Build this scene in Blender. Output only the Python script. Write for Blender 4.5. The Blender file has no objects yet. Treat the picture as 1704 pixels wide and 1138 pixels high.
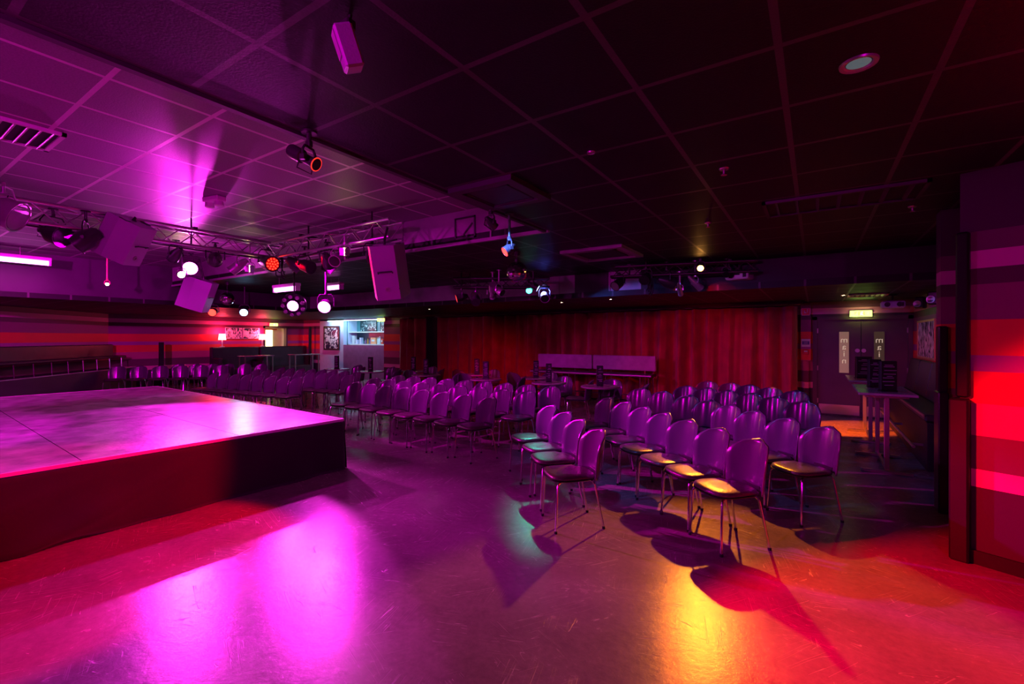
import bpy, math, random
from mathutils import Matrix, Vector
random.seed(7)
PI = math.pi
SC = bpy.context.scene
COL = SC.collection

# ------------------------------------------------------------------ camera, world, exposure
YAW = math.radians(33.5)
cd = bpy.data.cameras.new('camera'); cam = bpy.data.objects.new('camera', cd); COL.objects.link(cam)
cam.location = (0, 0, 1.65); cam.rotation_euler = (PI/2, 0, YAW)
cd.sensor_width = 36; cd.lens = 36*763/1704; cd.shift_y = -7/1704*-1*-1; cd.clip_start = .05; cd.clip_end = 80
SC.camera = cam
w = bpy.data.worlds.new('world'); SC.world = w; w.use_nodes = True
w.node_tree.nodes['Background'].inputs[0].default_value = (.01, .004, .012, 1)
w.node_tree.nodes['Background'].inputs[1].default_value = .3
vs = SC.view_settings
vs.view_transform = 'Standard'; vs.look = 'None'; vs.exposure = 0.0; vs.gamma = 1.0; vs.use_curve_mapping = False
try:
    SC.cycles.use_denoising = True; SC.cycles.sample_clamp_indirect = 4.0; SC.cycles.max_bounces = 6
except Exception: pass

# light colours
MAG = (.95, .0, .78); PINK = (1, .03, .85); RED = (1, .0, .015); ORA = (1, .235, .015); TEAL = (.02, 1, .72)
BLUE = (.10, .16, 1); YEL = (1, .72, .25); ICE = (.45, .65, 1); VIO = (.55, .03, 1)

# ------------------------------------------------------------------ materials
def mat(name, col=(.5,.5,.5), rough=.5, metal=0, spec=.5, emit=None, es=0, coat=0, bump=0, bscale=40, var=0, vscale=6, sheen=0):
    m = bpy.data.materials.new(name); m.use_nodes = True
    nt = m.node_tree; b = nt.nodes['Principled BSDF']
    b.inputs['Base Color'].default_value = (*col, 1); b.inputs['Roughness'].default_value = rough
    b.inputs['Metallic'].default_value = metal; b.inputs['Specular IOR Level'].default_value = spec
    b.inputs['Coat Weight'].default_value = coat; b.inputs['Coat Roughness'].default_value = .12
    b.inputs['Sheen Weight'].default_value = sheen
    if emit: b.inputs['Emission Color'].default_value = (*emit, 1); b.inputs['Emission Strength'].default_value = es
    tc = nt.nodes.new('ShaderNodeTexCoord')
    if bump:
        n = nt.nodes.new('ShaderNodeTexNoise'); n.inputs['Scale'].default_value = bscale; n.inputs['Detail'].default_value = 4
        bp = nt.nodes.new('ShaderNodeBump'); bp.inputs['Strength'].default_value = bump; bp.inputs['Distance'].default_value = .01
        nt.links.new(tc.outputs['Object'], n.inputs['Vector']); nt.links.new(n.outputs['Fac'], bp.inputs['Height']); nt.links.new(bp.outputs[0], b.inputs['Normal'])
    if var:
        n = nt.nodes.new('ShaderNodeTexNoise'); n.inputs['Scale'].default_value = vscale; n.inputs['Detail'].default_value = 5
        r = nt.nodes.new('ShaderNodeValToRGB'); e = r.color_ramp.elements
        e[0].position = .3; e[1].position = .7
        e[0].color = (*[c*(1-var) for c in col], 1); e[1].color = (*[min(1, c*(1+var)) for c in col], 1)
        nt.links.new(tc.outputs['Object'], n.inputs['Vector']); nt.links.new(n.outputs['Fac'], r.inputs[0]); nt.links.new(r.outputs[0], b.inputs['Base Color'])
    return m

def N(nt, t, **kw):
    n = nt.nodes.new(t)
    for k, v in kw.items(): setattr(n, k, v)
    return n
def M_(nt, op, a, b=None, c=None):
    n = N(nt, 'ShaderNodeMath', operation=op)
    for i, v in enumerate((a, b, c)):
        if v is None: continue
        if isinstance(v, (int, float)): n.inputs[i].default_value = v
        else: nt.links.new(v, n.inputs[i])
    return n.outputs[0]

def floor_material():
    m = bpy.data.materials.new('polished_floor'); m.use_nodes = True; nt = m.node_tree; L = nt.links.new
    b = nt.nodes['Principled BSDF']; tc = N(nt, 'ShaderNodeTexCoord'); P = tc.outputs['Object']
    n1 = N(nt, 'ShaderNodeTexNoise'); n1.inputs['Scale'].default_value = 1.3; n1.inputs['Detail'].default_value = 6; n1.inputs['Roughness'].default_value = .62; L(P, n1.inputs['Vector'])
    n2 = N(nt, 'ShaderNodeTexNoise'); n2.inputs['Scale'].default_value = 22; n2.inputs['Detail'].default_value = 6; n2.inputs['Roughness'].default_value = .7; L(P, n2.inputs['Vector'])
    # fine scratches: stretched noises in several directions, cut to thin lines
    tot = None
    for k, (ang, sx, sy, sh) in enumerate(((.35, .8, 17, 0), (1.3, .55, 21, 3), (2.15, .7, 15, 7), (2.8, 1.1, 26, 11))):
        mp = N(nt, 'ShaderNodeMapping'); mp.inputs['Rotation'].default_value = (0, 0, ang); mp.inputs['Scale'].default_value = (sx, sy, 1); mp.inputs['Location'].default_value = (sh, sh*1.7, 0)
        mr = N(nt, 'ShaderNodeMapping'); mr.inputs['Rotation'].default_value = (0, 0, ang)
        L(P, mr.inputs['Vector'])
        ms = N(nt, 'ShaderNodeMapping'); ms.inputs['Scale'].default_value = (sx, sy, 1); ms.inputs['Location'].default_value = (sh, sh*1.7, 0)
        L(mr.outputs[0], ms.inputs['Vector'])
        nn = N(nt, 'ShaderNodeTexNoise'); nn.inputs['Scale'].default_value = 1; nn.inputs['Detail'].default_value = 2; nn.inputs['Distortion'].default_value = .5; L(ms.outputs[0], nn.inputs['Vector'])
        d = M_(nt, 'ABSOLUTE', M_(nt, 'SUBTRACT', nn.outputs['Fac'], .5))
        ln = M_(nt, 'SUBTRACT', 1.0, M_(nt, 'DIVIDE', d, .0045)); ln = M_(nt, 'MAXIMUM', ln, 0.0)
        msk = N(nt, 'ShaderNodeTexNoise'); msk.inputs['Scale'].default_value = 2.2; L(ms.outputs[0], msk.inputs['Vector']); 
        L(mr.outputs[0], msk.inputs['Vector'])
        ln = M_(nt, 'MULTIPLY', ln, M_(nt, 'GREATER_THAN', msk.outputs['Fac'], .57))
        tot = ln if tot is None else M_(nt, 'MAXIMUM', tot, ln)
    cr = N(nt, 'ShaderNodeValToRGB'); cr.color_ramp.elements[0].position = .32; cr.color_ramp.elements[1].position = .72
    cr.color_ramp.elements[0].color = (.12, .085, .09, 1); cr.color_ramp.elements[1].color = (.27, .20, .21, 1)
    L(M_(nt, 'ADD', M_(nt, 'MULTIPLY', n1.outputs['Fac'], .65), M_(nt, 'MULTIPLY', n2.outputs['Fac'], .35)), cr.inputs[0])
    mx = N(nt, 'ShaderNodeMix', data_type='RGBA'); L(M_(nt, 'MULTIPLY', tot, .5), mx.inputs[0]); L(cr.outputs[0], mx.inputs[6]); mx.inputs[7].default_value = (.45, .38, .38, 1)
    L(mx.outputs[2], b.inputs['Base Color'])
    rg = M_(nt, 'ADD', M_(nt, 'MULTIPLY', n2.outputs['Fac'], .14), M_(nt, 'MULTIPLY', n1.outputs['Fac'], .14)); rg = M_(nt, 'ADD', rg, .105)
    rg = M_(nt, 'ADD', rg, M_(nt, 'MULTIPLY', tot, .15)); L(rg, b.inputs['Roughness'])
    b.inputs['Specular IOR Level'].default_value = .33
    bp = N(nt, 'ShaderNodeBump'); bp.inputs['Strength'].default_value = .3; bp.inputs['Distance'].default_value = .006
    L(M_(nt, 'SUBTRACT', M_(nt, 'MULTIPLY', n2.outputs['Fac'], .8), M_(nt, 'MULTIPLY', tot, .6)), bp.inputs['Height']); L(bp.outputs[0], b.inputs['Normal'])
    return m

def stripe_material():
    """wallpaper of wide horizontal bands"""
    m = bpy.data.materials.new('striped_wallpaper'); m.use_nodes = True; nt = m.node_tree; L = nt.links.new
    b = nt.nodes['Principled BSDF']; g = N(nt, 'ShaderNodeNewGeometry'); s = N(nt, 'ShaderNodeSeparateXYZ'); L(g.outputs['Position'], s.inputs[0])
    r = N(nt, 'ShaderNodeValToRGB'); r.color_ramp.interpolation = 'CONSTANT'
    bands = [(0, (.05,.015,.05)), (.56, (.75,.2,.42)), (.68, (.14,.03,.09)), (.93, (.5,.07,.22)), (1.17, (.85,.06,.06)), (1.4, (.40,.05,.36)),
             (1.52, (.8,.05,.06)), (1.78, (.26,.035,.18)), (2.03, (.10,.025,.08)), (2.15, (.62,.14,.5)), (2.28, (.15,.03,.12)), (2.42, (.06,.02,.06))]
    e = r.color_ramp.elements
    while len(e) > 1: e.remove(e[-1])
    e[0].position = 0; e[0].color = (*bands[0][1], 1)
    for z, c in bands[1:]:
        x = e.new(z/3.0); x.color = (*c, 1)
    L(M_(nt, 'DIVIDE', s.outputs['Z'], 3.0), r.inputs[0]); L(r.outputs[0], b.inputs['Base Color'])
    b.inputs['Roughness'].default_value = .55; b.inputs['Specular IOR Level'].default_value = .3
    return m

def ceiling_material(tile=.05, bar_v=.4):
    """suspended tile ceiling, the 600 mm grid of T bars belongs to the surface"""
    m = bpy.data.materials.new('tile_ceiling'); m.use_nodes = True; nt = m.node_tree; L = nt.links.new
    b = nt.nodes['Principled BSDF']; g = N(nt, 'ShaderNodeNewGeometry'); s = N(nt, 'ShaderNodeSeparateXYZ'); L(g.outputs['Position'], s.inputs[0])
    def bar(o, ph):
        d = M_(nt, 'PINGPONG', M_(nt, 'SUBTRACT', s.outputs[o], ph), .3025 if o == 'Y' else .3)
        return M_(nt, 'LESS_THAN', d, .0155)
    line = M_(nt, 'MAXIMUM', bar('X', -.13), bar('Y', .40))
    n = N(nt, 'ShaderNodeTexNoise'); n.inputs['Scale'].default_value = 90; n.inputs['Detail'].default_value = 3; L(g.outputs['Position'], n.inputs['Vector'])
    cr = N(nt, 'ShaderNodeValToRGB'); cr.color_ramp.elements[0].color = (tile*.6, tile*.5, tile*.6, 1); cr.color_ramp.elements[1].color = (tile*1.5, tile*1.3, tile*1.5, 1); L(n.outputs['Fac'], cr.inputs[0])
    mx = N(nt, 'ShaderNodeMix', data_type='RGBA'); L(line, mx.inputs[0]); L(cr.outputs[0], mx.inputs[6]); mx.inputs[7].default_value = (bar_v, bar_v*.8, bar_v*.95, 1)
    L(mx.outputs[2], b.inputs['Base Color']); b.inputs['Specular IOR Level'].default_value = .25
    L(M_(nt, 'SUBTRACT', .5, M_(nt, 'MULTIPLY', line, .12)), b.inputs['Roughness'])
    bp = N(nt, 'ShaderNodeBump'); bp.inputs['Strength'].default_value = .5; bp.inputs['Distance'].default_value = .012
    L(M_(nt, 'ADD', M_(nt, 'MULTIPLY', n.outputs['Fac'], .25), M_(nt, 'MULTIPLY', line, -1.0)), bp.inputs['Height']); L(bp.outputs[0], b.inputs['Normal'])
    return m

def art_material(name, c0, c1, scale=9, stretch=(1,1,1), thr=.5, kind='noise'):
    m = bpy.data.materials.new(name); m.use_nodes = True; nt = m.node_tree; L = nt.links.new
    b = nt.nodes['Principled BSDF']; tc = N(nt, 'ShaderNodeTexCoord'); mp = N(nt, 'ShaderNodeMapping'); mp.inputs['Scale'].default_value = stretch; L(tc.outputs['Object'], mp.inputs[0])
    n = N(nt, 'ShaderNodeTexNoise'); n.inputs['Scale'].default_value = scale; n.inputs['Detail'].default_value = 3; n.inputs['Distortion'].default_value = 1.6; L(mp.outputs[0], n.inputs['Vector'])
    r = N(nt, 'ShaderNodeValToRGB'); r.color_ramp.elements[0].position = thr-.02; r.color_ramp.elements[1].position = thr+.02
    r.color_ramp.elements[0].color = (*c0, 1); r.color_ramp.elements[1].color = (*c1, 1)
    L(n.outputs['Fac'], r.inputs[0]); L(r.outputs[0], b.inputs['Base Color']); b.inputs['Roughness'].default_value = .25
    return m

MT = {}
MT['floor'] = floor_material(); MT['stripe'] = stripe_material(); MT['ceil'] = ceiling_material(.007, .07); MT['ceil_hi'] = ceiling_material(.19, .6)  # one tile ceiling; weak and strong lighting put into the two colours
MT['black'] = mat('matt_black', (.007,.006,.007), .6, var=.3); MT['gloss_black'] = mat('satin_black', (.009,.008,.009), .35, bump=.1)
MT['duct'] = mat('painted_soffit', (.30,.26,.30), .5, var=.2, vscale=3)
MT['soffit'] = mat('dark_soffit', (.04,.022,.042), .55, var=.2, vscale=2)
MT['chrome'] = mat('chrome', (.8,.8,.82), .16, 1); MT['steel'] = mat('brushed_steel', (.55,.5,.48), .34, 1, bump=.05, bscale=90)
MT['alu'] = mat('truss_aluminium', (.62,.6,.63), .3, 1); MT['shell'] = mat('chair_shell_laminate', (.09,.035,.105), .2, 0, .8, coat=.35, bump=.03, bscale=6)
MT['vinyl'] = mat('black_vinyl', (.06,.05,.042), .32, 0, .6, bump=.25, bscale=60, var=.25, vscale=30)
MT['rubber'] = mat('black_rubber', (.015,.015,.015), .7, var=.2)
MT['deck'] = mat('stage_deck_board', (.24,.17,.24), .30, 0, .5, bump=.35, bscale=24, var=.6, vscale=5)
MT['skirt'] = mat('stage_skirt_cloth', (.009,.004,.007), .85, sheen=.3, var=.15)
MT['curtain'] = mat('dark_red_velvet', (.34,.02,.03), .8, sheen=.3, var=.2, vscale=4)
MT['spk'] = mat('speaker_paint', (.36,.28,.40), .5, 0, .5, bump=.15, bscale=120); MT['grille'] = mat('speaker_grille', (.03,.03,.03), .5, .3, bump=.4, bscale=200)
MT['fix'] = mat('lamp_body_black', (.035,.032,.036), .35, .2, bump=.05); MT['fixlight'] = mat('lamp_body_silver', (.55,.5,.55), .35, .7, var=.1)
MT['white'] = mat('white_plastic', (.7,.68,.7), .4, var=.05); MT['leather'] = mat('black_leather', (.035,.022,.03), .38, 0, .5, bump=.2, bscale=25, var=.2)
MT['quilt'] = mat('grey_purple_fabric', (.36,.26,.36), .75, bump=.2, bscale=50, var=.15)
MT['wood'] = mat('dark_door_paint', (.10,.05,.08), .45, 0, .4, var=.15, vscale=2); MT['tabletop'] = mat('table_laminate', (.28,.24,.24), .22, 0, .6, var=.2)
MT['kick'] = mat('steel_kick_plate', (.6,.5,.45), .38, .9, bump=.08, bscale=60); MT['gold'] = mat('gilt_frame', (.75,.42,.2), .4, .4, var=.15)
MT['cream'] = mat('cream_paint', (.75,.7,.55), .6, var=.05); MT['glass'] = mat('mirror_tile', (.85,.85,.88), .06, 1)
MT['frost'] = mat('obscured_door_glass', (.42,.34,.25), .2, 0, .6, emit=(.6,.36,.2), es=.22); MT['frost2'] = mat('dark_door_glass', (.10,.08,.06), .12, 0, .7, emit=(.6,.4,.2), es=.05)  # faint glow in both door glasses stands in for foyer light behind
MT['print'] = mat('cream_print', (.75,.68,.5), .5, emit=(.9,.8,.5), es=.4); MT['redpaint'] = mat('red_paint', (.7,.02,.02), .4, var=.05)  # door letters given a glow of their own to look bright
MT['navy'] = mat('navy_notice', (.05,.05,.25), .4, var=.1); MT['pinkplate'] = mat('pale_push_plate', (.75,.6,.75), .3, .6, var=.05)
MT['artbird'] = art_material('poster_print', (.02,.02,.06), (.85,.85,.9), 5, (1,1,1), .5)
MT['artfig'] = art_material('figure_print', (.03,.02,.05), (.8,.75,.85), 6, (2.5,2.5,.7), .5)
MT['artchalk'] = art_material('chalk_board', (.02,.05,.06), (.7,.8,.8), 7, (1,1,1.5), .58)
MT['trimwood'] = mat('pale_stage_edging', (.75,.6,.68), .4, var=.1)
MT['darkalu'] = mat('black_truss_tube', (.10,.09,.10), .35, .8, var=.1)
MT['lilac'] = mat('lilac_panel', (.62,.58,.8), .5, var=.06)
for nm, c, s in (('e_mag', (1,.10,.72), 34), ('e_red', (1,.02,.012), 9), ('e_ora', (1,.42,.08), 20), ('e_teal', (.05,1,.65), 10), ('e_ice', (.35,.6,1), 14), ('e_yel', (1,.75,.3), 90),
                 ('e_tube', (1,.22,.9), 5), ('e_led', (.45,.9,1), 9), ('e_exit', (.01,.35,.04), .45), ('e_exitw', (.55,1,.33), .75), ('e_shade', (1,.22,.25), 6), ('e_win', (1,.95,.5), 4.5), ('e_blue', (.3,.5,1), 16), ('e_redfil', (1,.03,.015), 1.6), ('e_led_red', (1,.03,.012), 4), ('e_down', (.6,.8,.9), .12)):
    MT[nm] = mat('glow_' + nm[2:], (.02,.02,.02), .4, emit=c, es=s)
for nm, c in (('amber', (.5,.2,.05)), ('greenglass', (.05,.3,.15)), ('clearglass', (.6,.7,.7)), ('redlabel', (.7,.08,.06)), ('orangebox', (.85,.35,.18)), ('plum', (.3,.1,.25)), ('teal_wall', (.08,.22,.25))):
    MT[nm] = mat('paint_' + nm, c, .25, var=.1)

# ------------------------------------------------------------------ mesh building
class MB:
    def __init__(s): s.v = []; s.f = []; s.T = Matrix.Identity(4)
    def add(s, vs, fs):
        o = len(s.v); s.v += [tuple(s.T @ Vector(p)) for p in vs]; s.f += [tuple(i+o for i in f) for f in fs]; return s
    def box(s, c, d, R=None, taper=1.0, bev=0.0):
        x, y, z = [k/2 for k in d]; pts = []
        if bev > 0:   # chamfered along every edge
            b = min(bev, x*.9, y*.9, z*.9)
            for sx in (-1,1):
                for sy in (-1,1):
                    for sz in (-1,1):
                        pts += [(sx*x, sy*(y-b), sz*(z-b)), (sx*(x-b), sy*y, sz*(z-b)), (sx*(x-b), sy*(y-b), sz*z)]
            idx = lambda a, b_, c_: ((a*2+b_)*2+c_)*3
            fs = []
            for a in (0,1):
                q = [idx(a,0,0), idx(a,1,0), idx(a,1,1), idx(a,0,1)]; fs.append(q if a else q[::-1])
                q = [idx(0,a,0)+1, idx(0,a,1)+1, idx(1,a,1)+1, idx(1,a,0)+1]; fs.append(q if a else q[::-1])
                q = [idx(0,0,a)+2, idx(1,0,a)+2, idx(1,1,a)+2, idx(0,1,a)+2]; fs.append(q if a else q[::-1])
            for a in (0,1):
                for b_ in (0,1):
                    fs.append([idx(a,b_,0), idx(a,b_,1), idx(a,b_,1)+1, idx(a,b_,0)+1])
                    fs.append([idx(a,0,b_), idx(a,1,b_), idx(a,1,b_)+2, idx(a,0,b_)+2])
                    fs.append([idx(0,a,b_)+1, idx(1,a,b_)+1, idx(1,a,b_)+2, idx(0,a,b_)+2])
            for a in (0,1):
                for b_ in (0,1):
                    for c_ in (0,1): i = idx(a,b_,c_); fs.append([i, i+1, i+2])
        else:
            for sz in (-1,1):
                k = taper if sz < 0 else 1
                for sx, sy in ((-1,-1),(1,-1),(1,1),(-1,1)): pts.append((sx*x*k, sy*y*k, sz*z))
            fs = [(3,2,1,0),(4,5,6,7),(0,1,5,4),(1,2,6,5),(2,3,7,6),(3,0,4,7)]
        if R is not None: pts = [tuple(R @ Vector(p)) for p in pts]
        return s.add([(p[0]+c[0], p[1]+c[1], p[2]+c[2]) for p in pts], fs)
    def span(s, a, b): return s.box([(a[i]+b[i])/2 for i in range(3)], [abs(b[i]-a[i]) for i in range(3)])
    def tube(s, pts, r, n=8, cap=True, r2=None):
        pts = [Vector(p) for p in pts]; rings = []; up = None
        for i, p in enumerate(pts):
            d = (pts[min(i+1, len(pts)-1)] - pts[max(i-1, 0)]).normalized()
            if up is None or abs(up.dot(d)) > .98: up = Vector((0,0,1)) if abs(d.z) < .9 else Vector((1,0,0))
            a = d.cross(up).normalized(); b = a.cross(d); up = b
            rr = r if r2 is None else r + (r2-r)*i/(len(pts)-1)
            rings.append([p + a*math.cos(2*PI*k/n)*rr + b*math.sin(2*PI*k/n)*rr for k in range(n)])
        vs = [q for R_ in rings for q in R_]; fs = []
        for i in range(len(pts)-1):
            for k in range(n): fs.append((i*n+k, i*n+(k+1)%n, (i+1)*n+(k+1)%n, (i+1)*n+k))
        if cap: fs += [tuple(range(n))[::-1], tuple((len(pts)-1)*n+k for k in range(n))]
        return s.add([tuple(v) for v in vs], fs)
    def lathe(s, prof, n=20, M=None):
        M = M or Matrix.Identity(4); vs = []; fs = []
        for r, z in prof:
            for k in range(n): vs.append(tuple(M @ Vector((r*math.cos(2*PI*k/n), r*math.sin(2*PI*k/n), z))))
        for i in range(len(prof)-1):
            for k in range(n): fs.append((i*n+k, i*n+(k+1)%n, (i+1)*n+(k+1)%n, (i+1)*n+k))
        if prof[0][0] > 1e-5: fs.append(tuple(range(n))[::-1])
        if prof[-1][0] > 1e-5: fs.append(tuple((len(prof)-1)*n+k for k in range(n)))
        return s.add(vs, fs)
    def grid(s, fn, nu, nv, thick=None):
        vs = [fn(i/nu, j/nv) for j in range(nv+1) for i in range(nu+1)]; W_ = nu+1
        fs = [(j*W_+i, j*W_+i+1, (j+1)*W_+i+1, (j+1)*W_+i) for j in range(nv) for i in range(nu)]
        return s.add(vs, fs)
    def build(s, name, m, parent=None, smooth=False, loc=None, solid=0, subsurf=0):
        me = bpy.data.meshes.new(name); me.from_pydata(s.v, [], s.f); me.validate(); me.update()
        if isinstance(m, str): m = MT[m]
        me.materials.append(m)
        if smooth:
            me.polygons.foreach_set('use_smooth', [True]*len(me.polygons))
            try: me.set_sharp_from_angle(angle=math.radians(40))
            except Exception: pass
        o = bpy.data.objects.new(name, me); COL.objects.link(o)
        if parent: o.parent = parent
        if loc: o.location = loc
        if solid: md = o.modifiers.new('solid', 'SOLIDIFY'); md.thickness = solid; md.offset = 0
        if subsurf: md = o.modifiers.new('sub', 'SUBSURF'); md.levels = subsurf; md.render_levels = subsurf
        return o
def tag(o, label=None, cat=None, group=None, kind=None):
    if label: o['label'] = label
    if cat: o['category'] = cat
    if group: o['group'] = group
    if kind: o['kind'] = kind
    return o
def empty(name, loc, rz=0, label=None, cat=None, group=None):
    o = bpy.data.objects.new(name, None); COL.objects.link(o); o.location = loc; o.rotation_euler = (0,0,rz); o.empty_display_size = .1
    return tag(o, label, cat, group)
def struct(name, mb, m, parent=None, smooth=False):
    o = mb.build(name, m, parent, smooth)
    if not parent: o['kind'] = 'structure'
    return o
def text_obj(name, txt, size, m, parent, loc, rot, ext=.002, sc=(1,1,1)):
    cu = bpy.data.curves.new(name, 'FONT'); cu.body = txt; cu.size = size; cu.extrude = ext; cu.align_x = 'CENTER'; cu.align_y = 'CENTER'
    t = bpy.data.objects.new(name, cu); COL.objects.link(t)
    dg = bpy.context.evaluated_depsgraph_get(); me = bpy.data.meshes.new_from_object(t.evaluated_get(dg))
    bpy.data.objects.remove(t); me.materials.clear(); me.materials.append(MT[m])
    o = bpy.data.objects.new(name, me); COL.objects.link(o); o.parent = parent; o.location = loc; o.rotation_euler = rot; o.scale = sc
    return o
def copy_tree(o, parent=None):
    c = o.copy(); COL.objects.link(c); c.parent = parent
    for ch in list(o.children): copy_tree(ch, c)
    return c
def rotz(a): return Matrix.Rotation(a, 4, 'Z')

# ------------------------------------------------------------------ room shell
ZH, ZM, ZL = 3.29, 2.87, 2.42           # raised bay, main and low ceilings
XR, XL, YF, YN, YB = 1.62, -19.0, 11.9, -6.0, 8.1
T = .15
struct('floor', MB().span((-20, YN-T, -.2), (4.2, YF+3, 0)), 'floor')
b = MB()
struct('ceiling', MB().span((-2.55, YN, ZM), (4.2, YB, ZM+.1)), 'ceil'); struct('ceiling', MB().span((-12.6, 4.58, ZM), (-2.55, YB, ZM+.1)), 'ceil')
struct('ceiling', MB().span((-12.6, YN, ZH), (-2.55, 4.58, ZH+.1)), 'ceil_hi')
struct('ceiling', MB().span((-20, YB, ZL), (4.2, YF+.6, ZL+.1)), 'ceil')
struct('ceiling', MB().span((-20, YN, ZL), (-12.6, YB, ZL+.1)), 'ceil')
# vertical faces between the ceiling levels
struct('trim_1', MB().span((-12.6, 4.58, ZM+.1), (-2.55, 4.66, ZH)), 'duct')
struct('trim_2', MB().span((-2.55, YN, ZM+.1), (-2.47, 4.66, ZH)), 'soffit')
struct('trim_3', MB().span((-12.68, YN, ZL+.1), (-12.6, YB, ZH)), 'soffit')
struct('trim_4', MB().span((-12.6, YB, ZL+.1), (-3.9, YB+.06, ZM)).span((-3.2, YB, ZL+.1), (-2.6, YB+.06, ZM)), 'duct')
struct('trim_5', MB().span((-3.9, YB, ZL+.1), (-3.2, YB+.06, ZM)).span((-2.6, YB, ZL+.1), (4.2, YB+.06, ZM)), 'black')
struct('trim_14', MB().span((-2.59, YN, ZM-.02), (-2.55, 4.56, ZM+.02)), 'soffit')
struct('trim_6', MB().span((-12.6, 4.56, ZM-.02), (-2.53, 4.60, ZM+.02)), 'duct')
# far wall, with the bar opening
b = MB()
b.span((-13.34, YF, 0), (-.05, YF+T, ZL)); b.span((-.05, YF, 2.05), (1.56, YF+T, ZL)); b.span((1.56, YF, 0), (XR+.1, YF+T, ZL))
b.span((-19.0, YF, 0), (-17.77, YF+T, ZL)); b.span((-16.17, YF, 2.36), (-13.34, YF+T, ZL))
struct('wall_far', b, 'stripe')
struct('wall_far_panel', MB().span((-17.77, YF-.02, 0), (-16.17, YF+T, 2.36)), 'lilac')  # white panel; lavender of the strip light put into its colour
struct('wall_right', MB().span((XR, 5.98, 0), (XR+T, YF+T, ZM)), 'stripe')
b = MB().span((XL-T, 5.14, 0), (XL, 10.16, ZL)); b.span((XL-T, 11.11, 0), (XL, YF+T, ZL)); b.span((XL-T, 10.16, 2.07), (XL, 11.11, ZL))
struct('wall_left', b, 'stripe')
def wall_line(name, p, q, z, m, th=.15):
    p = Vector((*p, 0)); q = Vector((*q, 0)); d = q-p; L_ = d.length; a = math.atan2(d.y, d.x)
    mb = MB(); mb.T = Matrix.Translation(p) @ rotz(a); mb.span((0, -th, 0), (L_, 0, z)); return struct(name, mb, m)
wall_line('wall_left_diagonal', (-19, 5.14), (-13.7, -.16), ZL, 'stripe')
struct('wall_left_near', MB().span((-13.85, YN, 0), (-13.7, -.1, ZL)), 'stripe')
struct('wall_near', MB().span((-20, YN-T, 0), (4.2, YN, ZH)), 'soffit')
struct('wall_right_near', MB().span((4.05, YN, 0), (4.2, 6, ZM)), 'soffit')
# angled striped wall in the right foreground, its return, the striped nib behind
pd = Vector((.919, -.394, 0)); nv = Vector((.394, .919, 0))
mb = MB(); mb.T = Matrix.Translation((.9, 4.70, 0)) @ rotz(math.atan2(pd.y, pd.x)); mb.span((0, 0, 0), (3.5, .35, ZM))
struct('wall_right_front', mb, 'stripe')
struct('wall_right_nib', MB().span((1.0, 5.92, 0), (XR+2.4, 6.12, ZM)), 'stripe')
mb = MB(); mb.T = Matrix.Translation((.9, 4.70, 0)) @ rotz(math.atan2(pd.y, pd.x))
mb.box((.02, .0, 1.82), (.075, .09, 1.22), bev=.012); struct('trim_7', mb, 'gloss_black', smooth=True)
mb = MB(); mb.T = Matrix.Translation((.9, 4.70, 0)) @ rotz(math.atan2(pd.y, pd.x))
mb.box((.005, .03, .6), (.11, .2, 1.2), bev=.012); struct('trim_8', mb, 'black', smooth=True)
struct('trim_9', MB().box((1.0, 5.88, 1.45), (.07, .12, .62), bev=.012).box((1.0, 5.9, .57), (.075, .2, 1.14), bev=.01), 'gloss_black', smooth=True)
struct('baseboard_right', MB().box((1.35, 5.9, .06), (.6, .03, .12)), 'black')
mb = MB(); mb.T = Matrix.Translation((.9, 4.70, 0)) @ rotz(math.atan2(pd.y, pd.x)); mb.span((.06, -.02, 0), (3.5, -.001, .1))
struct('baseboard_right_front', mb, 'black')
struct('baseboard_far', MB().span((-.6, YF-.02, 0), (-.06, YF-.001, .12)), 'black')

# ------------------------------------------------------------------ right hand double doors (door_1, door_2) and the far left doorway
def door_leaf(nm, x0, x1, flip, glassm):
    r = empty(nm, ((x0+x1)/2, YF+.02, 0)); r['kind'] = 'structure'; cx = (x0+x1)/2; wd = x1-x0-.006
    MB().box((0, 0, 1.02), (wd, .045, 2.02)).build('door_panel', 'wood', r)
    MB().box((0, -.026, .135), (wd-.05, .006, .2)).build('kick_plate', 'kick', r)
    gx = (.5 if flip < 0 else 1.08) - cx
    MB().box((gx, -.024, 1.345), (.2, .012, .9)).build('glazing_frame', 'wood', r)
    g = MB().box((gx, -.034, 1.345), (.165, .008, .86)).build('vision_glass', glassm, r)
    for k, ch in enumerate('main'):
        text_obj('letter', ch, .17, 'print', g, (gx, -.041, 1.60-k*.145), (PI/2, 0, 0), .001, (-1, 1, 1))
    px = (.77 - .045 if flip < 0 else .83) - cx
    mb = MB(); mb.T = Matrix.Translation((px, -.026, 1.385)) @ Matrix.Rotation(PI/2, 4, 'X'); mb.lathe([(.03, 0), (.04, .003), (.04, .008), (0, .008)], 20); mb.build('round_sign', 'pinkplate', r, True)
    if flip < 0: MB().box((px, -.026, 1.08), (.075, .006, .33)).build('push_plate', 'pinkplate', r)
    else: MB().box((px, -.026, 1.2), (.075, .006, .09)).build('push_plate', 'pinkplate', r)
    for hz in (.3, 1.0, 1.8): MB().box((flip*wd/2, -.02, hz), (.03, .014, .1)).build('hinge', 'steel', r)
    return r
door_leaf('door_1', .03, .785, -1, 'frost'); door_leaf('door_2', .79, 1.53, 1, 'frost2')
struct('trim_10', MB().span((-.05, YF-.03, 0), (.03, YF+.06, 2.1)).span((1.53, YF-.03, 0), (1.6, YF+.06, 2.1)).span((-.05, YF-.03, 2.03), (1.6, YF+.06, 2.1)), 'wood')
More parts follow.
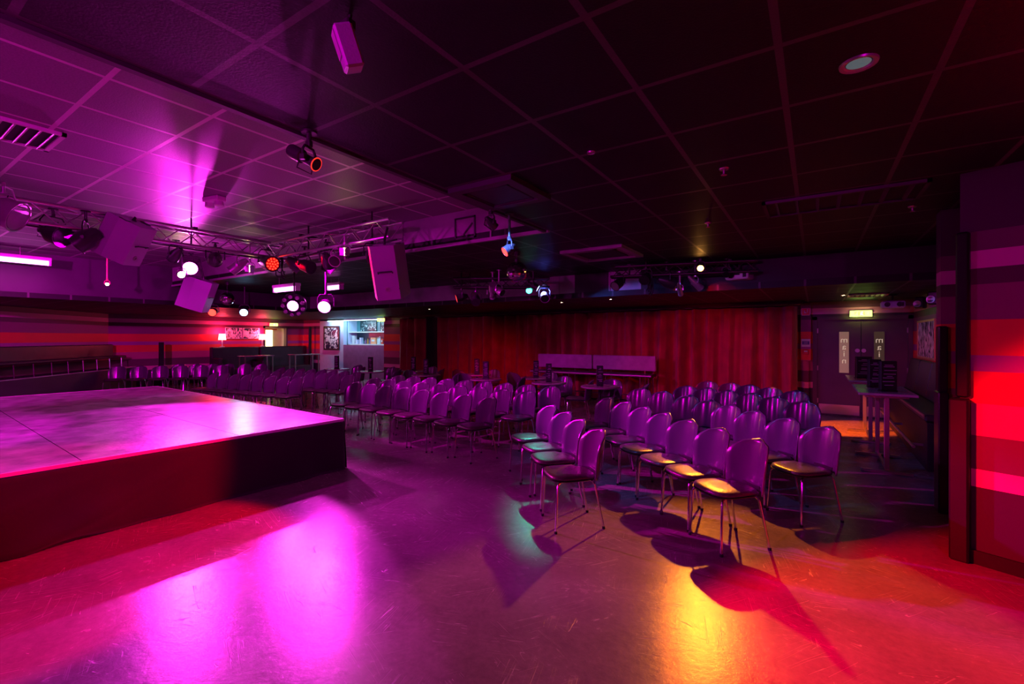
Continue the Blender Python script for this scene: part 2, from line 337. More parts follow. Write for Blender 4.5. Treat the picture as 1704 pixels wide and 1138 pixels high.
# corridor seen through the far left doorway
struct('door_3', MB().span((XL-.16, 10.12, 0), (XL+.03, 10.18, 2.12)).span((XL-.16, 11.08, 0), (XL+.03, 11.14, 2.12)).span((XL-.16, 10.12, 2.05), (XL+.03, 11.14, 2.12)), 'wood')
struct('wall_corridor', MB().span((XL-1.6, 9.6, 0), (XL-1.5, 11.8, 2.4)).span((XL-1.6, 9.55, 0), (XL-.15, 9.65, 2.4)).span((XL-1.6, 11.75, 0), (XL-.15, 11.85, 2.4)).span((XL-1.6, 9.6, 2.35), (XL-.15, 11.8, 2.42)), 'cream')
o = empty('window_1', (XL-1.48, 11.0, 1.6)); o['kind'] = 'structure'
MB().box((0, -.28, 0), (.03, .34, .8)).box((0, .16, 0), (.03, .28, .8)).build('pane', 'e_win', o)
MB().box((.02, -.07, 0), (.04, .06, .9)).box((.02, -.48, 0), (.04, .05, .9)).box((.02, 0, .43), (.04, 1, .05)).box((.02, 0, -.43), (.04, 1, .05)).build('window_frame', 'redpaint', o)
tag(MB().box((0, 0, .55), (.3, .5, 1.1)).box((0, 0, 1.13), (.36, .56, .06)).build('side_cabinet', 'cream', None, loc=(XL-1.1, 11.1, 0)), 'small cream cabinet in the bright corridor beyond the far left doorway', 'cabinet')

# ------------------------------------------------------------------ lighting fixtures
def aim_matrix(loc, target):
    d = (Vector(target)-Vector(loc)).normalized()
    return (-d).to_track_quat('Z', 'Y').to_matrix().to_4x4()
KW = .11   # overall level of the stage lights
def spot(root, R, col, watts, ang, dist=.16, blend=.35, rad=.05, name='beam'):
    ld = bpy.data.lights.new(name, 'SPOT'); ld.energy = watts*KW; ld.color = col; ld.spot_size = math.radians(ang); ld.spot_blend = blend; ld.shadow_soft_size = rad
    o = bpy.data.objects.new(name, ld); COL.objects.link(o); o.parent = root; o.matrix_local = R @ Matrix.Translation((0, 0, -dist)); return o
def par_can(loc, target, label, col=None, watts=0, ang=45, lens=None, r=.085, L_=.2, top=None, leds=False, name='stage_light', group=None, body='fix', blend=.35, ring=False, flaps=False, barrel='par'):
    """stage light: body, front ring, lens, yoke, hook clamp; hangs from height `top`"""
    root = empty(name, loc, 0, label, 'stage light', group); R = aim_matrix(loc, target)
    def q(): m_ = MB(); m_.T = R; return m_
    if barrel == 'par': prof = [(0, L_*.6), (r*.35, L_*.6), (r*.55, L_*.5), (r*.8, L_*.2), (r*.98, L_*.05), (r, -L_*.45), (r*1.08, -L_*.46), (r*1.08, -L_*.5), (r*.98, -L_*.5), (r*.95, -L_*.44)]
    else: prof = [(0, L_*1.2), (r*.8, L_*1.2), (r*.9, L_*1.1), (r*.9, L_*.45), (r*.62, L_*.4), (r*.62, -L_*.4), (r*.8, -L_*.42), (r*.8, -L_*.5), (r*.7, -L_*.5)]
    q().lathe(prof, 20).build('lamp_housing', body, root, True)
    q().lathe([(0, -L_*.46), (r*.92, -L_*.46), (r*.92, -L_*.49), (0, -L_*.5)], 20).build('lens', lens or 'gloss_black', root)
    if leds:
        for kr, cnt in ((0, 1), (.38, 6), (.72, 11)):
            for k in range(cnt):
                a = 2*PI*k/cnt; q().lathe([(0, .004), (r*.13, .004), (r*.11, -.008), (0, -.01)], 8, Matrix.Translation((math.cos(a)*r*kr, math.sin(a)*r*kr, -L_*.5))).build('led_bulb', 'e_led_red', root)
    if ring:
        m_ = q()
        for k in range(9):
            a = 2*PI*k/9; Mk = Matrix.Translation((math.cos(a)*r*1.7, math.sin(a)*r*1.7, -L_*.4)); m_.lathe([(.0, .05), (.032, .04), (.036, -.02), (0, -.03)], 10, Mk)
        m_.build('lens_ring', 'fixlight', root, True)
        q().lathe([(r*1.1, .04), (r*2.15, .02), (r*2.15, -.02), (r*1.1, -.02)], 20).build('lens_plate', body, root, True)
    if flaps:
        m_ = q()
        for a in (1, 3):
            Ra = Matrix.Rotation(a*PI/2, 4, 'Z') @ Matrix.Translation((0, r*1.15, -L_*.5)) @ Matrix.Rotation(-.7, 4, 'X'); m_.T = R @ Ra; m_.box((0, 0, -r*.8), (r*1.9, .004, r*1.7))
        m_.build('barn_door', body, root)
    # yoke stays upright, turned to follow the beam
    d = Vector(target)-Vector(loc); az = math.atan2(d.y, d.x); Y = MB(); Y.T = rotz(az)
    rr = r*1.25
    Y.tube([(0, -rr, 0), (0, -rr, rr*.9), (0, -rr*.7, rr*1.35), (0, rr*.7, rr*1.35), (0, rr, rr*.9), (0, rr, 0)], .008, 6)
    Y.box((0, -rr, 0), (.03, .02, .03)); Y.box((0, rr, 0), (.03, .02, .03)); Y.build('yoke', body, root)
    h = (top - loc[2]) if top else rr*1.35+.12
    C_ = MB(); C_.tube([(0, 0, rr*1.33), (0, 0, h)], .014, 8); C_.box((0, 0, rr*1.35+.02), (.04, .03, .04), bev=.005)
    if top: C_.lathe([(.045, h-.012), (.045, h), (0, h)], 14)
    C_.build('hanging_clamp', body, root, True)
    lp = MB(); e = R @ Vector((0, 0, L_*.6)); lp.tube([tuple(e), (e.x*1.3, e.y*1.3, e.z-.07), (e.x*.6, e.y*.6+.05, e.z-.10), (.0, .04, rr)], .005, 5); lp.build('cable', 'rubber', root)
    if watts: spot(root, R, col, watts, ang, L_*.5+.03, blend)
    return root

# -- lit fixtures
par_can((-10.1, 3.98, 3.02), (-3.6, .3, 0), 'blazing magenta stage light below the left end of the lighting truss', PINK, 19000, 62, 'e_mag', r=.13, top=ZH)
par_can((-9.9, 3.75, 2.84), (-2, 0, .8), 'small warm lit spotlight tucked just under the blazing magenta light', YEL, 60, 40, 'e_yel', r=.06, top=ZH)
par_can((-7.96, 4.8, 2.26), (-3.7, .5, 0), 'pink glowing stage light with a ring of small bulbs, left of a similar plain one', PINK, 7000, 62, 'e_mag', r=.1, top=ZM, ring=True)
par_can((-6.5, 4.45, 2.17), (-3.3, .6, 0), 'plain pink glowing stage light hanging left of the bar', PINK, 7500, 43, 'e_mag', blend=.15, r=.1, top=ZH)
par_can((-6.98, 3.78, 2.80), (1.15, 3.7, .75), 'red glowing lamp at the corner where the two trusses meet', RED, 3500, 30, 'redpaint', r=.11, L_=.3, top=3.0, leds=True)
par_can((-7.82, 3.94, 2.80), (-.6, 0, 1.5), 'yellow lit floodlight hanging left of the truss corner', YEL, 120, 50, 'e_yel', r=.055, top=ZH, flaps=True, body='fixlight')
par_can((-5.14, 3.8, 2.78), (-.4, .0, 1.5), 'yellow starburst floodlight on the right half of the cross truss', YEL, 160, 60, 'e_yel', r=.05, top=3.0, flaps=True, body='fixlight')
par_can((-12.05, 5.22, 2.28), (-7, 1, 0), 'small red glowing lamp low beside the blue one, left of the mirror ball', RED, 700, 60, 'e_red', r=.09, top=ZM)
par_can((-11.42, 5.63, 2.28), (-6.5, 2, .3), 'small pale blue glowing lamp beside the red one', ICE, 700, 50, 'e_ice', r=.09, top=ZM)
par_can((-2.5, 3.42, 2.71), (-1.7, 6.6, .4), 'small ice blue spotlight below the edge of the raised ceiling', (.10,.2,1), 900, 78, 'e_ice', r=.042, L_=.12, top=ZM)
par_can((-2.5, 3.73, 2.52), (-4.7, .7, 0), 'small red spotlight on a drop pipe above the mirror ball', RED, 15000, 44, 'e_red', r=.05, L_=.12, top=ZM)
par_can((-4.51, 7.39, 2.58), (-2.65, 4.6, .46), 'green glowing spotlight right of the large mirror ball', (.05, 1, .75), 950, 14, 'e_teal', blend=1, r=.06, top=ZM)
par_can((-1.48, 7.5, 2.74), (-.35, 2.2, 0), 'amber starburst spotlight on the right hand truss', ORA, 8800, 43, 'e_ora', r=.05, L_=.12, top=ZM)
par_can((-2.0, 7.55, 2.56), (1.6, 10.4, 1.3), 'red lit stage light with barn doors on the right hand truss', RED, 5000, 34, 'e_redfil', r=.1, L_=.26, top=ZM, flaps=True)
par_can((-1.59, 7.66, 2.52), (.42, 10.25, 0), 'slim stage light angled down, right of the red lit one', (1, .12, .01), 45000, 21, None, r=.055, L_=.28, top=ZM, body='fixlight')
par_can((-5.0, 6.9, 2.47), (-8.4, 11.4, .1), 'magenta lit profile spotlight in the cluster left of the green light', RED, 2700, 42, None, blend=1, r=.08, L_=.28, top=ZM, body='fixlight', barrel='profile')
par_can((-5.47, 6.57, 2.40), (-9, 3, 1), 'stage light with a pink rimmed lens, far left of the middle cluster', VIO, 500, 50, 'e_redfil', r=.075, top=ZM)
par_can((-4.75, 6.75, 2.50), (-1.5, 6.5, .5), 'stage light with yellow rimmed housing in the middle cluster', YEL, 0, 50, 'gloss_black', r=.07, top=ZM, body='fixlight')
par_can((-4.3, 7.2, 2.6), (-1, 9, .5), 'dark blue tinted stage light right of the green one', BLUE, 1500, 70, 'e_blue', r=.06, top=ZM)
# -- truss fixtures lighting the audience from the stage side
par_can((-6.8, 1.02, 2.92), (-3.6, 5.5, .4), 'large silver stage light cut by the left edge of the picture', MAG, 2600, 60, 'fixlight', r=.15, L_=.26, top=3.1, body='fixlight')
par_can((-7.14, 1.45, 2.82), (-.6, 5.2, .4), 'finned black stage light hanging left on the near truss', MAG, 9000, 44, None, r=.11, L_=.26, top=3.1)
par_can((-6.95, 1.68, 2.78), (-8.0, -.5, .6), 'finned black stage light beside the left hand loudspeaker', MAG, 3500, 100, None, r=.11, L_=.26, top=3.1)
par_can((-7.1, 3.1, 2.78), (-15, 6, 1.0), 'black stage light under the long truss pointing at the left wall', MAG, 2500, 80, None, r=.09, L_=.24, top=3.0)
par_can((-7.1, -.5, 2.78), (-16.3, 3.6, 1.3), 'added magenta fill light on the long truss, unseen left of the picture', MAG, 15000, 64, None, r=.09, L_=.24, top=3.0, blend=.8)  # added out of view to wash the left wall in magenta
par_can((-6.3, 3.96, 2.72), (-.7, 5.0, .75), 'black stage light left of the middle on the cross truss', MAG, 17000, 32, None, r=.09, L_=.28, top=3.0)
par_can((-5.75, 3.96, 2.75), (-8.5, 7, .5), 'black stage light near the middle of the cross truss with pale barn doors', MAG, 900, 60, None, r=.085, L_=.24, top=3.0, flaps=True)
par_can((-2.50, 1.60, 2.70), (1.15, 3.0, .45), 'black profile spotlight with orange rim hanging at the raised ceiling edge', RED, 26000, 50, 'e_redfil', blend=.35, r=.045, L_=.12, top=ZM, barrel='profile')
par_can((-2.28, 7.36, 2.62), (-2.6, 3, 0), 'black stage light in the dark left part of the right hand truss', VIO, 0, 60, None, r=.08, top=ZM)
par_can((-1.15, 7.75, 2.66), (-.8, 4, 0), 'black stage light hanging between amber light and projector', None, 0, 60, None, r=.05, L_=.14, top=ZM)
# -- added fill lights in the same housings, unseen behind the photographer
par_can((-2.0, -1.6, 2.6), (-4.0, 3.6, 2.4), 'added unseen fill light on the ceiling behind the camera', MAG, 2400, 95, None, top=ZM)
par_can((1.8, -1.0, 2.55), (1.7, 4.2, 1.3), 'added unseen fill light on the ceiling to the right behind the camera', MAG, 900, 70, None, top=ZM)

par_can((-6.66, 4.02, 2.78), (-5.2, 7, .4), 'round black stage light just right of the truss corner', MAG, 5000, 70, 'fixlight', r=.1, L_=.22, top=2.95)
par_can((-5.45, 3.92, 2.74), (-3.5, 1.0, 1), 'pale sided stage light tilted below the cross truss middle', None, 0, 40, None, r=.075, L_=.3, top=2.95, body='fixlight')
par_can((-4.85, 4.0, 2.74), (-2, 2.5, .5), 'black stage light between the yellow starburst and the big loudspeaker', None, 0, 40, None, r=.085, L_=.26, top=2.95)
par_can((-7.1, 2.62, 2.76), (-10, 2, .5), 'small black stage light right of the tilted left loudspeaker', None, 0, 40, None, r=.07, L_=.2, top=2.95)
par_can((-7.18, 3.45, 2.72), (-9, 1, 0), 'silver stage light below the long truss near its corner', None, 0, 40, None, r=.075, L_=.26, top=2.95, body='fixlight')
par_can((-5.2, 6.66, 2.36), (-3.5, 4.2, .4), 'dark stage light hanging lowest in the middle cluster', None, 0, 40, None, r=.075, L_=.24, top=2.62)
par_can((-4.15, 7.35, 2.42), (-2.5, 5, .4), 'pinkish stage light at the right end of the middle cluster', None, 0, 40, None, r=.08, L_=.22, top=2.62, body='spk')
par_can((-2.7, 7.28, 2.55), (-4, 4, .4), 'black stage light at the left end of the right hand truss', None, 0, 40, 'fixlight', r=.08, L_=.24, top=2.7)
par_can((-1.8, 7.55, 2.42), (-2.2, 11.4, .5), 'pale edged stage light below the amber one', RED, 900, 62, None, r=.04, L_=.3, top=2.7, body='fixlight')
def cable_bundle(x, y, z0, z1, label, n=7):
    r = empty('cable_bundle', (x, y, z1), 0, label, 'cables')
    for k in range(n):
        m = MB(); ax, ay = random.uniform(-.06, .06), random.uniform(-.06, .06); ph = random.uniform(0, 6)
        m.tube([(ax+.03*math.sin(ph+t*5)*t, ay+.03*math.cos(ph+t*4)*t, -(z1-z0)*math.sin(t*PI*.5)*(.6+.4*k/n)) for t in [q/10 for q in range(11)]], .008, 6); m.build('cable', 'rubber', r, True)
cable_bundle(-2.2, 7.42, 2.3, 2.7, 'thick bundle of black cables hanging from the right hand truss')
cable_bundle(-6.95, 4.0, 2.55, 2.9, 'tangle of black cables at the corner of the two trusses')
cable_bundle(-4.9, 6.9, 2.35, 2.62, 'tangle of black cables in the middle cluster of lights')
par_can((-11.6, 3.12, 2.72), (-10.5, 2.9, 2), 'tiny gold lamp hanging alone near the left soffit', YEL, 8, 60, 'e_yel', r=.03, L_=.08, top=ZH, body='gold')
# -- light tubes
def tube_light(a, b_, label, watts, top, grp=None):
    a = Vector(a); b_ = Vector(b_); c = (a+b_)/2; L_ = (b_-a).length; az = math.atan2((b_-a).y, (b_-a).x)
    r = empty('tube_light', c, az, label, 'tube light', grp)
    MB().box((0, 0, .07), (L_+.08, .12, .06), bev=.01).box((-L_/2-.02, 0, 0), (.03, .09, .1)).box((L_/2+.02, 0, 0), (.03, .09, .1)).build('batten', 'white', r)
    MB().tube([(-L_/2, 0, 0), (L_/2, 0, 0)], .045, 12).build('tube', 'e_tube', r, True)
    MB().tube([(-L_/3, 0, .09), (-L_/3, 0, top-c.z)], .006, 6).tube([(L_/3, 0, .09), (L_/3, 0, top-c.z)], .006, 6).build('hanger', 'steel', r)
    ld = bpy.data.lights.new('tube_glow', 'AREA'); ld.shape = 'RECTANGLE'; ld.size = L_; ld.size_y = .06; ld.energy = watts*.2; ld.color = (1, .05, .72)
    o = bpy.data.objects.new('tube_glow', ld); COL.objects.link(o); o.parent = r; o.location = (0, 0, -.05)
    return r
tube_light((-11.9, .2, 3.05), (-11.9, 2.35, 3.02), 'long glowing pink tube light at the left edge of the picture', 220, ZH)
tube_light((-9.2, 5.15, 2.62), (-8.44, 5.15, 2.62), 'short glowing pink tube light below the truss corner', 110, ZM)
tube_light((-8.4, 5.83, 2.68), (-8.02, 5.83, 2.68), 'shortest pink tube light, right of the other short one', 60, ZM)

# ------------------------------------------------------------------ trusses
def truss(a, b_, s, label, tops, zc, tm='alu'):
    a = Vector(a); b_ = Vector(b_); L_ = (b_-a).length; az = math.atan2((b_-a).y, (b_-a).x)
    r = empty('lighting_truss', a, az, label, 'lighting truss')
    h = s/2
    for y in (-h, h):
        for z in (-h, h): MB().tube([(0, y, z), (L_, y, z)], .021, 10).build('chord', tm, r, True)
    m = MB(); n = max(2, int(L_/(s*1.05))); st = L_/n
    for i in range(n):
        x0, x1 = i*st, (i+1)*st; f = 1 if i % 2 else -1
        m.tube([(x0, -h, -h*f), (x1, -h, h*f)], .008, 6); m.tube([(x0, h, h*f), (x1, h, -h*f)], .008, 6)
        m.tube([(x0, -h*f, h), (x1, h*f, h)], .008, 6); m.tube([(x0, h*f, -h), (x1, -h*f, -h)], .008, 6)
    m.build('lattice', tm, r)
    for x in tops:
        MB().tube([(x, 0, -h), (x, 0, zc-a.z-.002)], .012, 8).box((x, 0, h+.02), (.05, s+.05, .03)).build('suspension_rod', 'fix', r)
    m = MB(); m.tube([(L_*t, h*.3*math.sin(9*t), -h-.01-.02*abs(math.sin(L_*t*2.2))) for t in [k/40 for k in range(41)]], .009, 6); m.build('cable_run', 'rubber', r)
    return r
truss((-7.1, -3.5, 3.0), (-7.1, 4.08, 3.0), .22, 'long aluminium lighting truss running over the stage at the left', (1.5, 4.0, 6.3), ZH)
truss((-7.1, 3.96, 3.0), (-4.35, 3.96, 3.0), .22, 'aluminium cross truss carrying the right hand loudspeaker', (.9, 2.3), ZH)
truss((-5.6, 6.5, 2.66), (-4.1, 7.45, 2.66), .16, 'short aluminium truss with a cluster of lights beside the mirror ball', (.3, 1.4), ZM, 'darkalu')
truss((-2.85, 7.3, 2.74), (-.75, 7.9, 2.74), .16, 'dark truss at the right carrying the amber light and projector', (.3, 1.8), ZM, 'darkalu')

# ------------------------------------------------------------------ loudspeakers, projectors, mirror balls, ceiling items
def speaker(loc, rot, d, label, top, bodym='spk'):
    r = empty('loudspeaker', loc, 0, label, 'loudspeaker'); R = Matrix.Rotation(rot[2], 4, 'Z') @ Matrix.Rotation(rot[0], 4, 'X') @ Matrix.Rotation(rot[1], 4, 'Y')
    wd, dp, h = d
    m = MB(); m.T = R
    fw, bw = wd/2, wd*.33
    prof = [(-fw, -dp/2), (fw, -dp/2), (fw, -dp*.1), (bw, dp/2), (-bw, dp/2), (-fw, -dp*.1)]
    vs = [(x, y, -h/2) for x, y in prof]+[(x, y, h/2) for x, y in prof]; fs = [tuple(range(6))[::-1], tuple(range(6, 12))]+[(i, (i+1) % 6, (i+1) % 6+6, i+6) for i in range(6)]
    m.add(vs, fs); m.build('cabinet_body', bodym, r)
    m = MB(); m.T = R; m.grid(lambda u, v: ((u-.5)*(wd-.03), -dp/2-.012-.03*math.sin(PI*u), (v-.5)*(h-.03)), 10, 1); m.build('grille', 'grille', r, True, solid=.006)
    m = MB(); m.T = R
    for k in (-1, 1): m.box((k*wd*.4, dp*.0, h/2+.004), (.06, .1, .01), bev=.003)
    m.tube([(-bw*.6, dp/2, 0), (-bw*.6, dp/2+.03, .02), (bw*.6, dp/2+.03, .02), (bw*.6, dp/2, 0)], .009, 6); m.build('handle', 'gloss_black', r)
    m = MB(); m.T = R; m.lathe([(.03, 0), (.03, .006), (.012, .006), (.012, 0)], 14, Matrix.Translation((0, dp/2, -h*.3)) @ Matrix.Rotation(-PI/2, 4, 'X')); m.build('connector', 'steel', r)
    p = R @ Vector((0, 0, h/2)); MB().tube([tuple(p), (p.x, p.y, p.z+.05), (p.x*.2, p.y*.2, top-loc[2])], .016, 8).tube([(-.06, 0, h*.2), (-.2, .05, .05), (-.18, .1, -.25), tuple(R @ Vector((-bw, dp/2, -h*.3)))], .007, 6).build('hanging_bracket', 'fix', r)
    return r
speaker((-6.95, 2.05, 2.83), (-.5, .1, -.9), (.40, .36, .50), 'purple lit loudspeaker tilted down from the long truss at the left', 3.0)
speaker((-10.7, 4.35, 2.56), (-.35, .1, -.75), (.5, .48, .64), 'purple loudspeaker hanging below the blazing magenta light', ZH)
speaker((-4.38, 3.86, 2.47), (-.28, .1, -2.45), (.42, .42, .64), 'big dark loudspeaker at the right end of the cross truss', 3.0)
def moving_box(loc, label): 
    r = empty('surround_speaker', loc, 0, label, 'loudspeaker'); R = Matrix.Rotation(-.6, 4, 'Z') @ Matrix.Rotation(.35, 4, 'X') @ Matrix.Rotation(.15, 4, 'Y')
    m = MB(); m.T = R; m.box((0, 0, 0), (.085, .07, .15), bev=.008); m.build('cabinet_body', 'spk', r)
    m = MB(); m.T = R; m.box((0, -.037, .015), (.06, .004, .09)); m.build('grille', 'quilt', r)
    MB().tube([(0, 0, .07), (.0, .01, ZM-loc[2])], .009, 6).box((0, 0, .085), (.05, .04, .04), bev=.005).build('hanging_bracket', 'fix', r)
moving_box((-1.47, 1.10, 2.74), 'small pink box speaker hanging from the ceiling at the top edge')

def projector(loc, rz, top, label, two=False, bodym='white'):
    r = empty('projector', loc, rz, label, 'projector')
    MB().box((0, 0, 0), (.34, .28, .12), bev=.02).build('projector_body', bodym, r)
    for x in ((-.08, .09) if two else (-.07,)):
        m = MB(); m.lathe([(.042, 0), (.042, .035), (.03, .035), (.03, .02), (0, .02)], 18, Matrix.Translation((x, -.135, 0)) @ Matrix.Rotation(PI/2, 4, 'X')); m.build('lens', 'gloss_black', r, True)
    MB().box((.12, -.142, 0), (.05, .006, .07)).build('vent_grille', 'grille', r)
    MB().tube([(0, 0, .06), (0, 0, top-loc[2])], .018, 8).box((0, 0, .07), (.16, .12, .02)).box((0, 0, top-loc[2]-.01), (.12, .12, .02)).build('ceiling_mount', 'fix', r)
projector((-1.0, 8.0, 2.62), -.2, ZM, 'pale projector on the ceiling right of the amber light')
projector((1.15, 10.6, 2.24), -.05, ZL, 'purple lit twin lens projector under the ceiling right of the exit sign', True, 'lilac')

def mirror_ball(loc, r_, top, label):
    r = empty('mirror_ball', loc, 0, label, 'mirror ball'); me_v = []; fs = []
    m = MB(); nb = 16
    for i in range(nb):
        la0, la1 = -PI/2+PI*i/nb, -PI/2+PI*(i+1)/nb; lm = (la0+la1)/2; k = max(4, int(2*nb*math.cos(lm)))
        for j in range(k):
            lo0, lo1 = 2*PI*j/k+.004, 2*PI*(j+1)/k-.004; jx = random.uniform(-.02, .02)
            P_ = lambda la, lo, q=1: (r_*q*math.cos(la)*math.cos(lo), r_*q*math.cos(la)*math.sin(lo), r_*q*math.sin(la))
            m.add([P_(la0+.01, lo0, 1+jx*.3), P_(la0+.01, lo1), P_(la1-.01, lo1, 1-jx*.3), P_(la1-.01, lo0)], [(0, 1, 2, 3)])
    m.build('mirror_facets', 'glass', r)
    MB().lathe([(0.001, -r_*.97)]+[(r_*.97*math.cos(a), r_*.97*math.sin(a)) for a in [-PI/2+PI*k/12 for k in range(1, 12)]]+[(.001, r_*.97)], 20).build('core', 'black', r, True)
    MB().tube([(0, 0, r_), (0, 0, top-loc[2])], .004, 5).lathe([(.03, r_-.01), (.03, r_+.03), (.012, r_+.05)], 12).lathe([(.04, top-loc[2]-.06), (.04, top-loc[2]), (0, top-loc[2])], 12).build('motor_and_wire', 'fix', r)
mirror_ball((-3.53, 5.46, 2.58), .15, ZM, 'large mirror ball in the middle below the main ceiling')
mirror_ball((-10.7, 4.91, 2.50), .14, ZM, 'smaller mirror ball at the left beside the purple loudspeaker')

def cassette(x, y, z, s, label, m='soffit'):
    r = empty('air_conditioning_cassette', (x, y, z), 0, label, 'air conditioner')
    b = MB()
    b.box((0, s/2-.04, -.02), (s, .08, .04)).box((0, -s/2+.04, -.02), (s, .08, .04)).box((s/2-.04, 0, -.02), (.08, s-.16, .04)).box((-s/2+.04, 0, -.02), (.08, s-.16, .04)); b.build('surround', m, r)
    MB().box((0, 0, -.015), (s*.62, s*.62, .03)).build('intake_grille', 'grille', r)
    for a in range(4):
        q_ = MB(); q_.T = rotz(a*PI/2); q_.box((0, s*.37, -.02), (s*.6, .05, .008), Matrix.Rotation(.5, 4, 'X')); q_.build('air_flap', m, r)
cassette(-2.2, 3.15, ZM, .62, 'square air conditioning cassette in the dark middle of the ceiling', 'soffit')
cassette(-2.55, 6.2, ZM, .9, 'red lit air conditioning cassette left of the amber light', 'duct')
def vent(x, y, z, sx, sy, label, along='x', fm='duct'):
    r = empty('ceiling_vent', (x, y, z), 0, label, 'ceiling vent')
    MB().box((0, sy/2-.015, -.012), (sx, .03, .024)).box((0, -sy/2+.015, -.012), (sx, .03, .024)).box((sx/2-.015, 0, -.012), (.03, sy, .024)).box((-sx/2+.015, 0, -.012), (.03, sy, .024)).build('vent_frame', fm, r)
    MB().box((0, 0, -.004), (sx-.05, sy-.05, .006)).build('backing', 'black', r)
    n = 7
    for k in range(n):
        t = (k+.5)/n-.5
        if along == 'x': MB().box((0, t*(sy-.06), -.016), (sx-.06, .035, .004), Matrix.Rotation(.7, 4, 'X')).build('slat', fm, r)
        else: MB().box((t*(sx-.06), 0, -.016), (.035, sy-.06, .004), Matrix.Rotation(.7, 4, 'Y')).build('slat', fm, r)
vent(-5.3, .82, ZH, .56, .56, 'pale louvred ceiling vent at the left edge of the picture', 'x', 'white')
vent(.17, 4.97, ZM, 1.15, .56, 'long dark slotted ceiling vent above the right chair rows', 'y', 'soffit')
vent(.77, 10.3, ZL, .56, .56, 'greenish lit ceiling vent in front of the double doors', 'y', 'white')
def downlight(x, y, z, label, m='e_down', r_=.055, grp=None):
    r = empty('recessed_downlight', (x, y, z), 0, label, 'ceiling light', grp)
    MB().lathe([(r_*1.35, 0), (r_*1.3, -.008), (r_, -.006), (r_*.9, .0)], 20).build('bezel', 'fixlight', r, True)
    MB().lathe([(r_*.85, -.001), (r_*.6, -.006), (0, -.007)], 16).build('lamp_face', m, r, True)
downlight(.16, 2.55, ZM, 'round recessed downlight in the dark ceiling at upper right')
downlight(-1.23, 2.80, ZM, 'tiny recessed downlight left of centre in the dark ceiling', 'steel', .02)
downlight(.42, 10.2, ZL, 'tiny lit downlight left of the vent by the double doors', 'e_yel', .03)
downlight(-3.4, 8.7, ZL, 'tiny lit downlight over the long bench by the curtain', 'e_yel', .03)
downlight(-4.6, 8.9, ZL, 'tiny lit downlight right of the pink flag shaped light', 'e_yel', .03)
downlight(-8.6, 9.0, ZL, 'tiny lit downlight above the left end of the curtain', 'e_yel', .03)
for x, y, l in ((-.55, 3.6, 'small sprinkler head in front of the amber lit ceiling'), (.75, 5.6, 'small sprinkler head beyond the long dark vent'), (-.95, 5.2, 'small sprinkler head left of the amber lit tiles')):
    r = empty('sprinkler', (x, y, ZM), 0, l, 'sprinkler'); MB().lathe([(.035, 0), (.03, -.01), (.01, -.012), (.01, -.04), (0, -.04)], 12).build('sprinkler_body', 'steel', r, True); MB().lathe([(.022, -.045), (.022, -.048), (0, -.048)], 10).build('deflector', 'chrome', r)
r = empty('emergency_light', (-5.84, 2.54, ZH), .2, 'white twin lamp emergency light on the raised ceiling', 'emergency light')
MB().box((0, 0, -.03), (.26, .12, .06), bev=.01).build('light_body', 'white', r)
for x in (-.08, .08): MB().lathe([(.045, -.06), (.05, -.11), (0, -.11)], 12, Matrix.Translation((x, 0, 0))).build('lamp_head', 'white', r, True)
# access hatch on the pale soffit face
r = empty('access_hatch', (-3.75, 4.57, 3.06), 0, 'square framed hatch with a diagonal mark on the pale soffit', 'access hatch')
MB().box((0, 0, .13), (.34, .012, .02)).box((0, 0, -.13), (.34, .012, .02)).box((.16, 0, 0), (.02, .012, .28)).box((-.16, 0, 0), (.02, .012, .28)).build('hatch_frame', 'soffit', r)
MB().box((.05, -.002, -.02), (.2, .01, .018), Matrix.Rotation(-.75, 4, 'Y')).build('hatch_catch', 'soffit', r)
# joints of the soffit panels
struct('trim_11', MB().span((-4.9, 4.565, ZM), (-4.88, 4.58, ZH)).span((-3.35, 4.565, ZM), (-3.33, 4.58, ZH)).span((-4.25, 8.085, ZL+.1), (-4.23, 8.1, ZM)).span((-3.2, 8.085, ZL+.1), (-3.18, 8.1, ZM)), 'duct')
# pair of curtain-like white lit pieces left out of the ceiling bay: small wall speakers by the right wall
for (x, y, z, l) in ((1.5, 10.4, 2.25, 'small round faced wall speaker, left one above the framed picture'), (1.5, 9.3, 2.25, 'small dark wall speaker, right one above the framed picture')):
    r = empty('wall_speaker', (x, y, z), 0, l, 'loudspeaker'); m = MB(); m.T = rotz(-.5); m.box((0, 0, 0), (.14, .13, .2), bev=.02); m.build('cabinet_body', 'gloss_black', r)
    m = MB(); m.T = rotz(-.5) @ Matrix.Translation((-.02, -.07, -.02)) @ Matrix.Rotation(PI/2, 4, 'X'); m.lathe([(.055, 0), (.055, .012), (.04, .012), (.03, .004), (0, .002)], 16); m.build('speaker_cone', 'steel', r, True)
    MB().box((.08, 0, 0), (.08, .03, .03)).build('bracket', 'fix', r)

